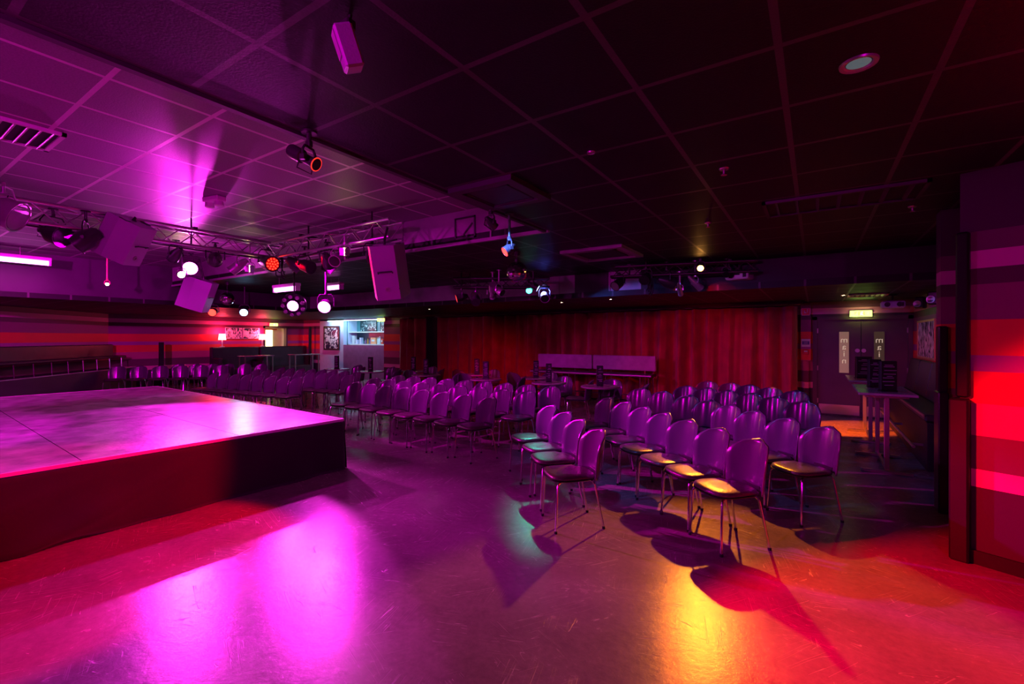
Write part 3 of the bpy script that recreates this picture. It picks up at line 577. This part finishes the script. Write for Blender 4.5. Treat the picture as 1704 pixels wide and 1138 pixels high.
# ------------------------------------------------------------------ stage
SX, SY, SH = 6.6, 8.6, .63
stage = empty('stage', (-4.96, 3.64, 0), math.radians(-2.5), 'low square stage with glossy dark deck and black cloth skirt', 'stage')
pw, pl = 1.22, 2.2
for i in range(3):
    for j in range(7):
        x1 = -i*pl; y1 = -j*pw
        MB().box((x1-pl/2, y1-pw/2, SH-.02), (pl-.008, pw-.008, .04)).build('deck_panel', 'deck', stage)
b = MB(); b.box((.006, -SY/2, SH-.012), (.014, SY, .03)).box((-SX/2, .006, SH-.012), (SX, .014, .03)).box((-SX-.006, -SY/2, SH-.012), (.014, SY, .03)); b.build('edge_trim', 'trimwood', stage)
def skirt_fn(L_, fx):
    def f(u, v):
        t = u*L_; z = SH-.035-v*(SH-.04)
        d = .010+.014*v*math.sin(t*5.1+2.2*math.sin(t*1.3)+v*2.5)+.010*v*math.sin(t*11+1.5*v)
        # long slack folds sagging from the corner
        s_ = math.exp(-((t-1.3-1.5*v)/.22)**2)*.07*v + math.exp(-((t-2.0-2.1*v)/.16)**2)*.06*v
        return fx(t, d+s_+.012*v*v, z)
    return f
b = MB(); b.grid(skirt_fn(SY, lambda t, d, z: (.012+d, -t, z)), 260, 14); b.grid(skirt_fn(SX, lambda t, d, z: (-t, .012+d, z)), 160, 14); b.grid(skirt_fn(SY, lambda t, d, z: (-SX-.012-d, -t, z)), 60, 6)
b.build('skirt', 'skirt', stage, True, solid=.004)
b = MB(); b.box((-SX/2, -SY/2, SH-.075), (SX-.1, SY-.1, .06))
for i in range(4):
    for j in range(5): b.box((-.3-i*2.0, -.3-j*2.0, (SH-.1)/2), (.05, .05, SH-.1))
b.build('subframe', 'black', stage)

# ------------------------------------------------------------------ chairs
def make_chair():
    r = empty('chair', (0, 0, 0), 0, None, 'chair')
    # seat: rounded trapezoid pad with domed edge over a thin shell
    def outline(k, n, s=1.0):
        a = 2*PI*k/n; c, s_ = math.cos(a), math.sin(a); e = 2/3.2
        x = (abs(c)**e)*(1 if c >= 0 else -1); y = (abs(s_)**e)*(1 if s_ >= 0 else -1)
        wdt = .215-.03*(y*.5+.5)     # a little narrower at the back
        return (x*wdt*s, y*.215*s)
    n = 28; m = MB(); vs = []; fs = []
    for s, z in ((.90, .430), (.99, .437), (1.0, .448), (.97, .460), (.88, .468), (.5, .470), (.0001, .466)):
        for k in range(n): x, y = outline(k, n, s); vs.append((x, y-.01, z - .012*(1 if y > .1 else 0)*s))
    for i in range(6):
        for k in range(n): fs.append((i*n+k, i*n+(k+1) % n, (i+1)*n+(k+1) % n, (i+1)*n+k))
    m.add(vs, fs); m.build('seat', 'vinyl', r, True)
    m = MB(); vs = []; fs = []
    for s, z in ((.0001, .412), (.85, .414), (1.02, .424), (1.03, .432), (.9, .434)):
        for k in range(n): x, y = outline(k, n, s); vs.append((x, y-.01, z))
    for i in range(4):
        for k in range(n): fs.append((i*n+k, i*n+(k+1) % n, (i+1)*n+(k+1) % n, (i+1)*n+k))
    m.add(vs, fs); m.build('seat_shell', 'gloss_black', r, True)
    # backrest: curved plywood-like dome
    m = MB(); nu, nv = 12, 12
    def bk(u, v):
        uu = u*2-1; z = .425+v*.395
        half = .207+.016*math.sin(min(1, v*1.5)*PI*.5)
        if v > .55: half *= math.sqrt(max(0.0, 1-((v-.55)/.4505)**2.5))
        x = uu*half
        y = .225+.03*(1-v)+.10*v*.75 - .105*(abs(x)/.21)**2 + .02*v*v
        return (x, y, z)
    m.grid(bk, nu, nv); m.build('backrest', 'shell', r, True, solid=.014)
    # legs
    for sx in (-1, 1):
        for pts, fx, fy in (([(sx*.15, -.13, .418), (sx*.172, -.165, .405), (sx*.182, -.18, .38), (sx*.20, -.2, .012)], sx*.2, -.2),
                            ([(sx*.14, .13, .418), (sx*.158, .15, .405), (sx*.165, .165, .38), (sx*.19, .235, .012)], sx*.19, .235)):
            lg = MB().tube(pts, .0095, 8).build('leg', 'chrome', r, True)
            MB().lathe([(.013, 0), (.014, .02), (.010, .022)], 8, Matrix.Translation((fx, fy, 0))).build('foot_cap', 'rubber', lg)
    MB().tube([(-.15, -.13, .413), (.15, -.13, .413), (.14, .13, .413), (-.14, .13, .413), (-.15, -.13, .413)], .009, 6, False).build('under_frame', 'chrome', r)
    m = MB(); m.box((0, .228, .44), (.2, .012, .05), bev=.004); m.build('back_bracket', 'fix', r)
    return r
CH0 = make_chair(); used = [False]; CEN = []
ORD = ['first', 'second', 'third', 'fourth', 'fifth', 'sixth', 'seventh', 'eighth', 'ninth', 'tenth', 'eleventh', 'twelfth']
def put_chair(top, deg, label, group):
    """top = plan position of the top of the back, deg = heading the chair faces"""
    a = math.radians(deg); d = Vector((math.cos(a), math.sin(a)))
    o = CH0 if not used[0] else copy_tree(CH0); used[0] = True
    o.location = (top[0]+d.x*.27, top[1]+d.y*.27, 0); o.rotation_euler = (0, 0, a+PI/2); CEN.append((o.location[0], o.location[1]))
    tag(o, label, 'chair', group); return o
def row(pts, degs, what, group):
    for i, p in enumerate(pts):
        t = i/(max(1, len(pts)-1)); dg = degs[0]+(degs[1]-degs[0])*t + random.uniform(-3, 3)
        put_chair(p, dg, f'round-backed chair, {ORD[i]} from left in {what}', group)
row([(-2.71,4.97), (-2.33,4.62), (-2.00,4.27), (-1.64,3.90)], (-125, -136), 'the four chair row with green lit seats', 'chairs in the right block')
row([(-2.41,6.10), (-2.05,5.79), (-1.71,5.48), (-1.39,5.16), (-1.07,4.85), (-.74,4.56), (-.41,4.23)], (-128, -132), 'the front diagonal row with amber lit seats', 'chairs in the right block')
row([(-2.39,7.5), (-1.97,7.25), (-1.52,6.93), (-1.17,6.57), (-.87,6.22), (-.57,5.88), (-.23,5.54), (.09,5.20)], (-100, -138), 'the second diagonal row of the right block', 'chairs in the right block')
row([(-1.85,8.3), (-1.5,8.15), (-1.15,7.95), (-.80,7.72), (-.47,7.45), (-.12,7.12)], (-92, -112), 'the third diagonal row of the right block', 'chairs in the right block')
row([(-1.72,9.45), (-1.3,9.3), (-.97,9.1), (-.62,8.85), (-.25,8.5)], (-95, -108), 'the rear row of the right block before the curtain', 'chairs in the right block')
row([(-7.17+.481*i, 5.56-.05*i) for i in range(8)], (-86, -106), 'the middle block front row beside the stage', 'chairs in the middle block')
row([(-7.62+.485*i, 6.38-.035*i) for i in range(9)], (-84, -98), 'the second row of the middle block', 'chairs in the middle block')
row([(-7.7+.49*i, 7.12-.02*i) for i in range(9)], (-82, -94), 'the third row of the middle block', 'chairs in the middle block')
row([(-12.05+.425*i, 5.28+.045*i) for i in range(8)], (-88, -88), 'the front row behind the far stage corner', 'chairs in the left block')
row([(-12.3+.44*i, 6.4+.03*i) for i in range(9)], (-86, -90), 'the second row of the left block', 'chairs in the left block')
row([(-12.5+.44*i, 7.2+.02*i) for i in range(8)], (-86, -90), 'the third row of the left block', 'chairs in the left block')
row([(-17.05+.36*i, 4.85+.40*i) for i in range(6)], (-36, -46), 'the diagonal row along the left wall', 'chairs by the left wall')
row([(-16.9+.42*i, 6.35+.30*i) for i in range(6)], (-50, -62), 'the row behind the left wall chairs', 'chairs by the left wall')

# ------------------------------------------------------------------ pub tables with menus, and their chairs
def menu_stand(loc, rz, h, label, wd=.12, group=None):
    r = empty('menu_holder', loc, rz, label, 'menu holder', group)
    MB().box((0, 0, .01), (wd*1.05, .09, .02), bev=.004).build('base', 'gloss_black', r)
    MB().box((0, 0, h/2+.02), (wd, .07, h), bev=.006).build('menu_card', 'black', r)
    b = MB(); k = 0; z = h-.03; random.seed(int(abs(loc[0]*100)))
    while z > .06:
        ww = random.uniform(.3, .8)*wd; b.box((random.uniform(-.1, .1)*wd, -.036, z), (ww, .002, .008)); z -= random.choice((.02, .028, .045)) 
    b.build('printed_text', 'quilt', r); return r
tabs = [(-3.36, 8.05), (-4.5, 8.15), (-5.3, 9.0), (-6.05, 8.1), (-7.0, 9.0), (-7.95, 8.2), (-9.2, 9.0), (-10.0, 8.2), (-11.6, 8.3)]
tn = ['rightmost small table', 'second small table from the right', 'small table near the long bench left end', 'small table before the curtain middle',
      'small table beyond the middle block', 'small table behind the middle block left end', 'small table before the curtain gap', 'small table by the aisle', 'leftmost small table']
def make_table():
    r = empty('round_table', (0, 0, 0))
    MB().lathe([(.0, .715), (.34, .715), (.355, .725), (.355, .74), (.345, .75), (0, .75)], 28).build('table_top', 'tabletop', r, True)
    MB().lathe([(.03, .03), (.03, .70), (.1, .714), (0, .714)], 12).build('pedestal', 'gloss_black', r, True)
    MB().lathe([(.24, 0), (.24, .012), (.05, .03), (0, .032)], 22).build('base', 'gloss_black', r, True)
    return r
T0 = make_table()
for i, (x, y) in enumerate(tabs):
    t = T0 if i == 0 else copy_tree(T0); t.location = (x, y, 0); tag(t, 'round dark ' + tn[i], 'table', 'small tables behind the chair rows')
    menu_stand((x, y, .75), .5, .36, 'tall black menu block on the ' + tn[i], .12, 'menu blocks on the small tables')
    n_ = 0
    for ang, side in ((20, 'right of'), (95, 'beyond'), (165, 'left of'), (55, 'beyond and right of')):
        a = math.radians(ang); cx, cy = x+math.cos(a)*.58, y+math.sin(a)*.58
        if n_ > 1 or any((cx-c[0])**2+(cy-c[1])**2 < .36 for c in CEN) or any((cx-q[0])**2+(cy-q[1])**2 < .4 for k, q in enumerate(tabs) if k != i): continue
        n_ += 1; put_chair((x+math.cos(a)*.85, y+math.sin(a)*.85), ang+180, 'round-backed chair ' + side + ' the ' + tn[i], 'chairs around the small tables')

# high tables at the right with menu boards, and the high bench
def high_table(y0, label):
    r = empty('high_table', (.72, y0, 0), 0, label, 'high table')
    MB().box((0, 0, .965), (.56, 1.25, .03), bev=.006).build('table_top', 'tabletop', r)
    MB().box((0, 0, .93), (.06, 1.0, .04)).build('top_rail', 'gloss_black', r)
    for s in (-1, 1):
        yy = s*.5
        MB().box((0, yy, .5), (.05, .035, .9), bev=.004).box((0, yy, .935), (.42, .05, .03), bev=.004).build('leg', 'steel', r)
        MB().box((0, yy, .02), (.5, .055, .035), bev=.006).build('foot_bar', 'steel', r)
    MB().box((0, 0, .06), (.03, 1.0, .03)).build('stretcher', 'steel', r)
high_table(7.65, 'near high table with steel T legs along the right wall'); high_table(9.6, 'far high table with steel T legs near the double doors')
menu_stand((.75, 7.35, .98), .3, .36, 'large black menu board on the near high table', .17)
menu_stand((.66, 7.85, .98), .3, .36, 'narrow black menu board behind the large one, near high table', .14)
menu_stand((.66, 9.5, .98), .3, .34, 'black menu board with white print on the far high table', .22)
r = empty('high_bench', (1.15, 9.5, 0), 0, 'high black leather bench with sloping back along the right wall', 'bench')
L_ = 4.0
MB().box((.18, 0, .66), (.42, L_, .09), bev=.02).build('seat', 'leather', r)
MB().box((.18, 0, .3), (.36, L_-.1, .6)).build('bench_base', 'black', r)
for k in range(4): m = MB(); m.box((.36, -L_/2+.5+k*1.0, .98), (.09, .97, .58), Matrix.Rotation(.16, 4, 'Y'), bev=.02); m.build('back_cushion', 'leather', r)
MB().box((-.035, 0, .69), (.012, L_, .03)).build('seat_edging', 'steel', r)
MB().tube([(-.12, -L_/2+.1, .28), (-.12, L_/2-.1, .28)], .018, 8).box((-.06, -L_/2+.3, .28), (.14, .03, .03)).box((-.06, 0, .28), (.14, .03, .03)).box((-.06, L_/2-.3, .28), (.14, .03, .03)).build('foot_rail', 'steel', r)

# long high bench before the curtain
r = empty('curtain_bench', (-4.78, 10.9, 0), 0, 'long upholstered high bench with two back panels before the red curtain', 'bench')
for k in (-1, 1): MB().box((k*.815, .1, 1.03), (1.6, .08, .36), bev=.015).build('back_panel', 'quilt', r)
MB().box((0, -.12, .76), (3.25, .44, .07), bev=.015).build('seat', 'leather', r); MB().box((0, -.345, .76), (3.25, .01, .03)).build('seat_edging', 'steel', r)
for x in (-1.55, -.5, .5, 1.35, 1.55): 
    MB().tube([(x, -.3, .73), (x, -.32, .0)], .014, 8).build('leg', 'chrome', r, True); MB().tube([(x, .08, .85), (x, .1, 0)], .014, 8).build('leg', 'chrome', r, True)
MB().tube([(-1.55, -.315, .3), (1.55, -.315, .3)], .012, 8).build('foot_rail', 'chrome', r, True)

# ------------------------------------------------------------------ curtains
def curtain(x0, x1, y, z1, label, seed):
    rnd = random.Random(seed); L_ = x1-x0; r = empty('curtain', (x0, y, 0), 0, label, 'curtain')
    ph = [rnd.uniform(0, 6.28) for _ in range(6)]
    def f(u, v):
        t = u*L_; z = z1-.04-v*(z1-.08); q = .35+.65*v
        sn = math.sin(t*15+1.8*math.sin(t*1.3+ph[0])+.6*math.sin(t*4.1+ph[1])+.5*v*math.sin(t*.9+ph[5])); d = .15*(1 if sn > 0 else -1)*abs(sn)**.7*(.75+.35*math.sin(t*2.3+ph[2]+v*1.2)) + .02*math.sin(t*41+ph[3]+v*3) + .03*q*math.sin(t*3.1+ph[4]+1.8*v)
        return (t, d, z)
    MB().grid(f, int(L_*42), 12).build('cloth', 'curtain', r, True, solid=.004)
    MB().tube([(-.05, 0, z1), (L_+.05, 0, z1)], .014, 8).build('curtain_rail', 'steel', r, True)
    b = MB(); k = 0
    while k*.35 < L_: b.box((k*.35, 0, z1+.02), (.02, .03, .05)); k += 1
    b.build('rail_brackets', 'steel', r)
curtain(-10.68, -.32, 11.5, 2.36, 'wide pleated dark red curtain across the far wall', 3)
curtain(-12.36, -11.25, 11.5, 2.36, 'narrow dark red curtain left of the black gap by the bar', 5)
struct('trim_12', MB().span((-11.25, 11.62, 0), (-10.68, 11.7, ZL)), 'black')
struct('trim_13', MB().span((-12.7, 11.2, ZL-.06), (-.2, 11.32, ZL)), 'black')
struct('wall_far_pier', MB().span((-13.34, 11.55, 0), (-12.42, YF, ZL)), 'stripe')

# pilaster with fire notices between curtain and doors
r = empty('alarm_panel_column', (-.175, 11.8, 0), 0, 'tall narrow striped column with red call point box between curtain and doors', 'wall column')
MB().box((0, 0, 1.78), (.19, .1, 1.26), bev=.006).build('column_body', 'stripe', r); MB().box((0, .02, .6), (.11, .06, 1.16)).build('column_foot', 'stripe', r)
r2 = empty('fire_call_sign', (-.175, 11.745, 2.21), 0, 'square red fire sign with white border high on the narrow column', 'sign')
MB().box((0, 0, 0), (.15, .006, .16)).build('sign_face', 'redpaint', r2)
MB().box((0, -.004, .072), (.15, .004, .008)).box((0, -.004, -.072), (.15, .004, .008)).box((-.071, -.004, 0), (.008, .004, .15)).box((.071, -.004, 0), (.008, .004, .15)).build('sign_border', 'white', r2)
MB().box((-.025, -.005, 0), (.014, .004, .06)).box((-.005, -.005, -.02), (.03, .004, .02)).box((.03, -.005, .01), (.012, .004, .05)).lathe([(.012, 0), (.012, .004), (0, .004)], 10, Matrix.Translation((.03, -.004, .045)) @ Matrix.Rotation(PI/2, 4, 'X')).build('flame_and_hand_symbol', 'white', r2)
r2 = empty('fire_notice', (-.175, 11.745, 1.54), 0, 'white framed notice with a navy panel on the narrow column', 'sign')
MB().box((0, 0, 0), (.165, .008, .17)).build('notice_board', 'white', r2); MB().box((0, -.006, 0), (.13, .004, .075)).build('notice_panel', 'navy', r2)
MB().box((0, -.009, .02), (.09, .002, .006)).box((0, -.009, 0), (.07, .002, .006)).box((0, -.009, -.02), (.09, .002, .006)).box((0, -.006, .065), (.12, .004, .006)).build('notice_text', 'lilac', r2)
r2 = empty('fire_call_point', (-.175, 11.735, 1.34), 0, 'small red call point with a white label below the notice', 'fire alarm')
MB().box((0, 0, 0), (.1, .035, .1), bev=.006).build('call_point_body', 'redpaint', r2); MB().box((0, -.02, .02), (.06, .004, .03)).build('label_plate', 'white', r2)

# ------------------------------------------------------------------ exit signs
def exit_sign(loc, rz, label, wd=.36, h=.12, hang=0):
    r = empty('exit_sign', loc, rz, label, 'exit sign')
    MB().box((0, .025, 0), (wd+.02, .04, h+.02), bev=.006).build('sign_housing', 'white', r)
    MB().box((0, 0, 0), (wd, .01, h)).build('sign_face', 'e_exitw', r)
    g = MB(); s = h/.12
    g.box((.01, -.007, .0), (.11*s, .003, .075*s)); g.box((-.09*s, -.007, .03*s), (.05*s, .003, .012*s)); g.box((-.095*s, -.007, .005*s), (.014*s, .003, .05*s), Matrix.Rotation(.5, 4, 'Y')); g.build('green_panel', 'e_exit', r)
    w_ = MB(); w_.lathe([(.009*s, 0), (.009*s, .002), (0, .002)], 10, Matrix.Translation((.02*s, -.009, .025*s)) @ Matrix.Rotation(PI/2, 4, 'X'))
    w_.box((.012*s, -.010, .004*s), (.014*s, .002, .03*s), Matrix.Rotation(.4, 4, 'Y')); w_.box((.0, -.010, -.02*s), (.010*s, .002, .03*s), Matrix.Rotation(.8, 4, 'Y')); w_.box((.024*s, -.010, -.02*s), (.010*s, .002, .03*s), Matrix.Rotation(-.6, 4, 'Y')); w_.box((.0, -.010, .01*s), (.03*s, .002, .008*s)); w_.build('running_figure', 'white', r)
    MB().box((.115*s, -.007, 0), (.012*s, .003, .06*s)).box((.115*s, -.007, .028*s), (.03*s, .003, .010*s)).box((.115*s, -.007, -.03*s), (.01*s, .003, .01*s)).build('arrow', 'greenglass', r)
    ld = bpy.data.lights.new('sign_glow', 'AREA'); ld.shape = 'RECTANGLE'; ld.size = wd; ld.size_y = h; ld.energy = 5.5; ld.color = (.6, 1, .12)
    o = bpy.data.objects.new('sign_glow', ld); COL.objects.link(o); o.parent = r; o.location = (0, -.02, 0); o.rotation_euler = (PI/2, 0, 0)
    if hang: MB().tube([(-wd*.3, .02, h/2), (-wd*.3, .02, hang)], .005, 5).tube([(wd*.3, .02, h/2), (wd*.3, .02, hang)], .005, 5).build('hanger', 'steel', r)
exit_sign((.78, 11.84, 2.15), 0, 'green lit exit sign above the double doors')
exit_sign((XL+.1, 10.5, 2.2), PI/2, 'pale green exit sign above the far left doorway', .34, .11)
exit_sign((-13.1, 11.2, 2.3), .3, 'pale green exit sign hanging at the right end of the bar', .3, .11, .12)

# ------------------------------------------------------------------ framed picture on the right wall, socket
def frame(loc, rz, wd, h, art, label, fm='gold', fw=.035, cat='picture'):
    r = empty('framed_picture', loc, rz, label, cat)
    MB().box((0, 0, h/2-fw/2), (wd, .03, fw)).box((0, 0, -h/2+fw/2), (wd, .03, fw)).box((wd/2-fw/2, 0, 0), (fw, .03, h-2*fw)).box((-wd/2+fw/2, 0, 0), (fw, .03, h-2*fw)).build('picture_frame', fm, r)
    MB().box((0, .004, 0), (wd-2*fw, .012, h-2*fw)).build('print', art, r); return r
frame((XR-.02, 10.6, 1.62), -PI/2, 1.5, .68, 'artfig', 'wooden framed picture of pale standing figures on the red right wall')
tag(MB().box((0, 0, 0), (.012, .09, .13), bev=.004).build('light_switch', 'white', None, loc=(XR-.008, 9.35, 1.32)), 'white switch plate on the right wall beside the framed picture', 'switch')

# ------------------------------------------------------------------ bar
r = empty('bar_back_unit', (-14.755, 12.3, 0), 0, 'lit bar back unit with pale shelf edges beyond the opening', 'bar shelving')
MB().box((0, .22, 1.2), (2.8, .03, 2.4)).build('back_board', 'teal_wall', r)
MB().box((0, .0, 1.88), (2.8, .4, .035)).build('shelf', 'white', r); MB().box((0, 0, 1.375), (2.8, .44, .045)).build('shelf', 'white', r)
MB().box((-1.38, 0, 1.85), (.05, .44, 1.0)).box((1.38, 0, 1.85), (.05, .44, 1.0)).build('side_panel', 'lilac', r)
MB().box((-.05, .1, 1.1), (.03, .2, .3)).build('divider', 'black', r)
struct('wall_bar_front', MB().span((-16.17, YF-.02, 0), (-13.34, YF+.1, 1.36)), 'plum')
struct('wall_bar_rear', MB().span((-16.4, 12.56, 0), (-13.2, 12.7, 2.42)).span((-16.25, 12.05, 0), (-16.17, 12.6, 2.4)).span((-13.34, 12.05, 0), (-13.26, 12.6, 2.4)), 'teal_wall')
r = empty('led_strip', (-15.2, YF-.1, 2.345), 0, 'long cyan white light strip along the top of the bar opening', 'light strip')
MB().box((0, .04, .012), (3.8, .1, .02)).build('channel', 'alu', r); MB().box((0, 0, 0), (3.8, .03, .018)).build('diffuser', 'e_led', r)
ld = bpy.data.lights.new('strip_glow', 'AREA'); ld.shape = 'RECTANGLE'; ld.size = 3.6; ld.size_y = .05; ld.energy = 42; ld.color = (.35, .75, 1)
o = bpy.data.objects.new('strip_glow', ld); COL.objects.link(o); o.parent = r; o.location = (0, -.22, -.02); o.rotation_euler = (.5, 0, 0)
ld = bpy.data.lights.new('bar_glow', 'AREA'); ld.shape = 'RECTANGLE'; ld.size = 2.6; ld.size_y = .05; ld.energy = 7; ld.color = (.35, .85, 1)
o = bpy.data.objects.new('bar_glow', ld); COL.objects.link(o); o.parent = r; o.location = (.4, .22, -.01); o.rotation_euler = (-.1, 0, 0)
for x, wd, l in ((-15.35, 1.0, 'chalk board with white drawing, left of two above the bar'), (-14.1, 1.05, 'chalk board with white drawing, right of two above the bar')):
    frame((x, 12.49, 2.13), 0, wd, .44, 'artchalk', l, 'black', .02, 'chalk board')
frame((-16.92, YF-.05, 1.64), 0, 1.05, 1.0, 'artbird', 'tall black and white poster in a dark frame left of the bar', 'gloss_black', .06)
items = [(-15.95, .16, .34, 'white', 'box'), (-15.75, .1, .18, 'lilac', 'box'), (-15.5, .1, .26, 'lilac', 'box'), (-15.25, .07, .2, 'plum', 'b'), (-15.1, .07, .24, 'amber', 'b'), (-14.95, .07, .22, 'plum', 'b'), (-14.72, .28, .26, 'orangebox', 'box'),
         (-14.48, .08, .3, 'clearglass', 'b'), (-14.38, .07, .34, 'white', 'b'), (-14.2, .09, .22, 'redlabel', 'box'), (-14.1, .06, .2, 'greenglass', 'b'), (-13.85, .12, .28, 'lilac', 'box'), (-13.6, .2, .26, 'clearglass', 'box')]
nm = {'white': 'white', 'lilac': 'pale lilac', 'plum': 'dark plum', 'amber': 'amber', 'orangebox': 'large orange', 'clearglass': 'pale glassy', 'redlabel': 'red', 'greenglass': 'green'}
for i, (x, wd, h, m_, k) in enumerate(items):
    if k == 'b':
        o = empty('bottle', (x, 12.25, 1.398), 0, f'{nm[m_]} bottle on the bar shelf, {ORD[min(i,11)]} item from the left', 'bottle', 'items on the bar shelf')
        MB().lathe([(wd/2, 0), (wd/2, h*.6), (wd*.18, h*.75), (wd*.18, h*.95), (0, h*.95)], 14).build('bottle_body', m_, o, True); MB().lathe([(wd*.2, h*.94), (wd*.2, h), (0, h)], 10).build('bottle_cap', 'gloss_black', o)
    else:
        o = empty('bar_box', (x, 12.25, 1.398), .05, f'{nm[m_]} box on the bar shelf, {ORD[i] if i < 12 else "last"} item from the left', 'box', 'items on the bar shelf')
        MB().box((0, 0, h/2), (wd, .12, h), bev=.006).build('box_body', m_, o); MB().box((0, -.062, h*.55), (wd*.6, .003, h*.3)).build('box_label', 'white', o)

# ------------------------------------------------------------------ far left: sofas, lamps, pictures
def booth(y0, y1, label):
    L_ = y1-y0; r = empty('booth_sofa', (-18.35, (y0+y1)/2, 0), 0, label, 'sofa')
    MB().box((-.38, 0, .65), (.22, L_, 1.3), bev=.03).build('back', 'leather', r)
    MB().box((.0, 0, .35), (.6, L_-.3, .3), bev=.04).build('seat_cushion', 'leather', r); MB().box((0, 0, .1), (.56, L_-.34, .2)).build('base', 'black', r)
    for s in (-1, 1): MB().box((-.05, s*(L_/2-.07), .45), (.62, .14, .9), bev=.03).build('arm', 'leather', r)
booth(8.02, 9.75, 'high backed black booth sofa at the far left, left one'); booth(9.8, 11.8, 'high backed black booth sofa at the far left, right one under the doorway')
def lamp(x, y, label):
    r = empty('table_lamp', (x, y, 1.30), 0, label, 'lamp')
    MB().lathe([(.09, 0), (.085, .02), (.02, .04), (.018, .28), (0, .28)], 16).build('lamp_stand', 'white', r, True)
    MB().lathe([(.13, .27), (.105, .5)], 20).build('lamp_shade', 'e_shade', r, True, solid=.004)
    ld = bpy.data.lights.new('bulb', 'POINT'); ld.energy = 45; ld.color = (1, .03, .08); ld.shadow_soft_size = .06
    o = bpy.data.objects.new('bulb', ld); COL.objects.link(o); o.parent = r; o.location = (0, 0, .56)
lamp(-18.73, 8.42, 'table lamp with pink glowing shade on the left booth sofa back'); lamp(-18.73, 9.93, 'table lamp with pink glowing shade on the right booth sofa back')
frame((XL+.03, 8.95, 1.83), PI/2, .62, .44, 'artfig', 'pale framed picture of figures between the two red lamps', 'lilac', .015)
frame((XL+.03, 9.62, 1.83), PI/2, .66, .44, 'artbird', 'dark framed picture right of the pale one', 'lilac', .015)
for x, y, l in ((-17.2, 8.9, 'low dark table before the left booth sofa'), (-17.2, 10.8, 'low dark table before the right booth sofa')):
    r = empty('low_table', (x, y, 0), 0, l, 'table'); MB().box((0, 0, .98), (.5, 1.1, .03), bev=.005).build('table_top', 'tabletop', r)
    for sx in (-1, 1):
        for sy in (-1, 1): MB().box((sx*.2, sy*.5, .48), (.035, .035, .96)).build('leg', 'steel', r)
# slim upright mirror leaf by the corner
tag(MB().box((0, 0, 1.55), (.06, .12, 1.15), bev=.01).box((.0, 0, .5), (.05, .08, 1.0)).build('coat_post', 'gloss_black', None, loc=(-18.2, 11.7, 0)), 'dark upright post at the far corner left of the bar panel', 'post')

tag(MB().box((0, 0, .75), (.12, .12, 1.5), bev=.01).build('upright_post', 'black', None, loc=(-18.2, 6.3, 0)), 'black square post at the left wall corner behind the chairs', 'post')
# raised platform with padded bench along the diagonal left wall
pa, pb = Vector((-18.9, 5.04, 0)), Vector((-13.9, .04, 0)); az = math.atan2(pb.y-pa.y, pb.x-pa.x); L_ = (pb-pa).length
r = empty('raised_platform', pa, az, 'long knee-high platform with a bright edge strip along the left wall', 'platform')
MB().span((0, .06, 0), (L_, .86, .70)).build('platform_body', 'soffit', r); MB().box((L_/2, .86, .71), (L_, .03, .025)).build('edge_strip', 'fixlight', r)
r = empty('platform_bench', pa, az, 'dark padded bench on slim chrome legs along the left wall', 'bench')
MB().box((L_/2, .22, 1.24), (L_-.2, .12, .4), bev=.02).build('back', 'leather', r); MB().box((L_/2, .42, 1.06), (L_-.2, .46, .07), bev=.02).build('seat', 'leather', r)
for k in range(12): MB().tube([(.3+k*.56, .62, .70), (.3+k*.56, .6, 1.03)], .014, 8).build('leg', 'chrome', r, True)
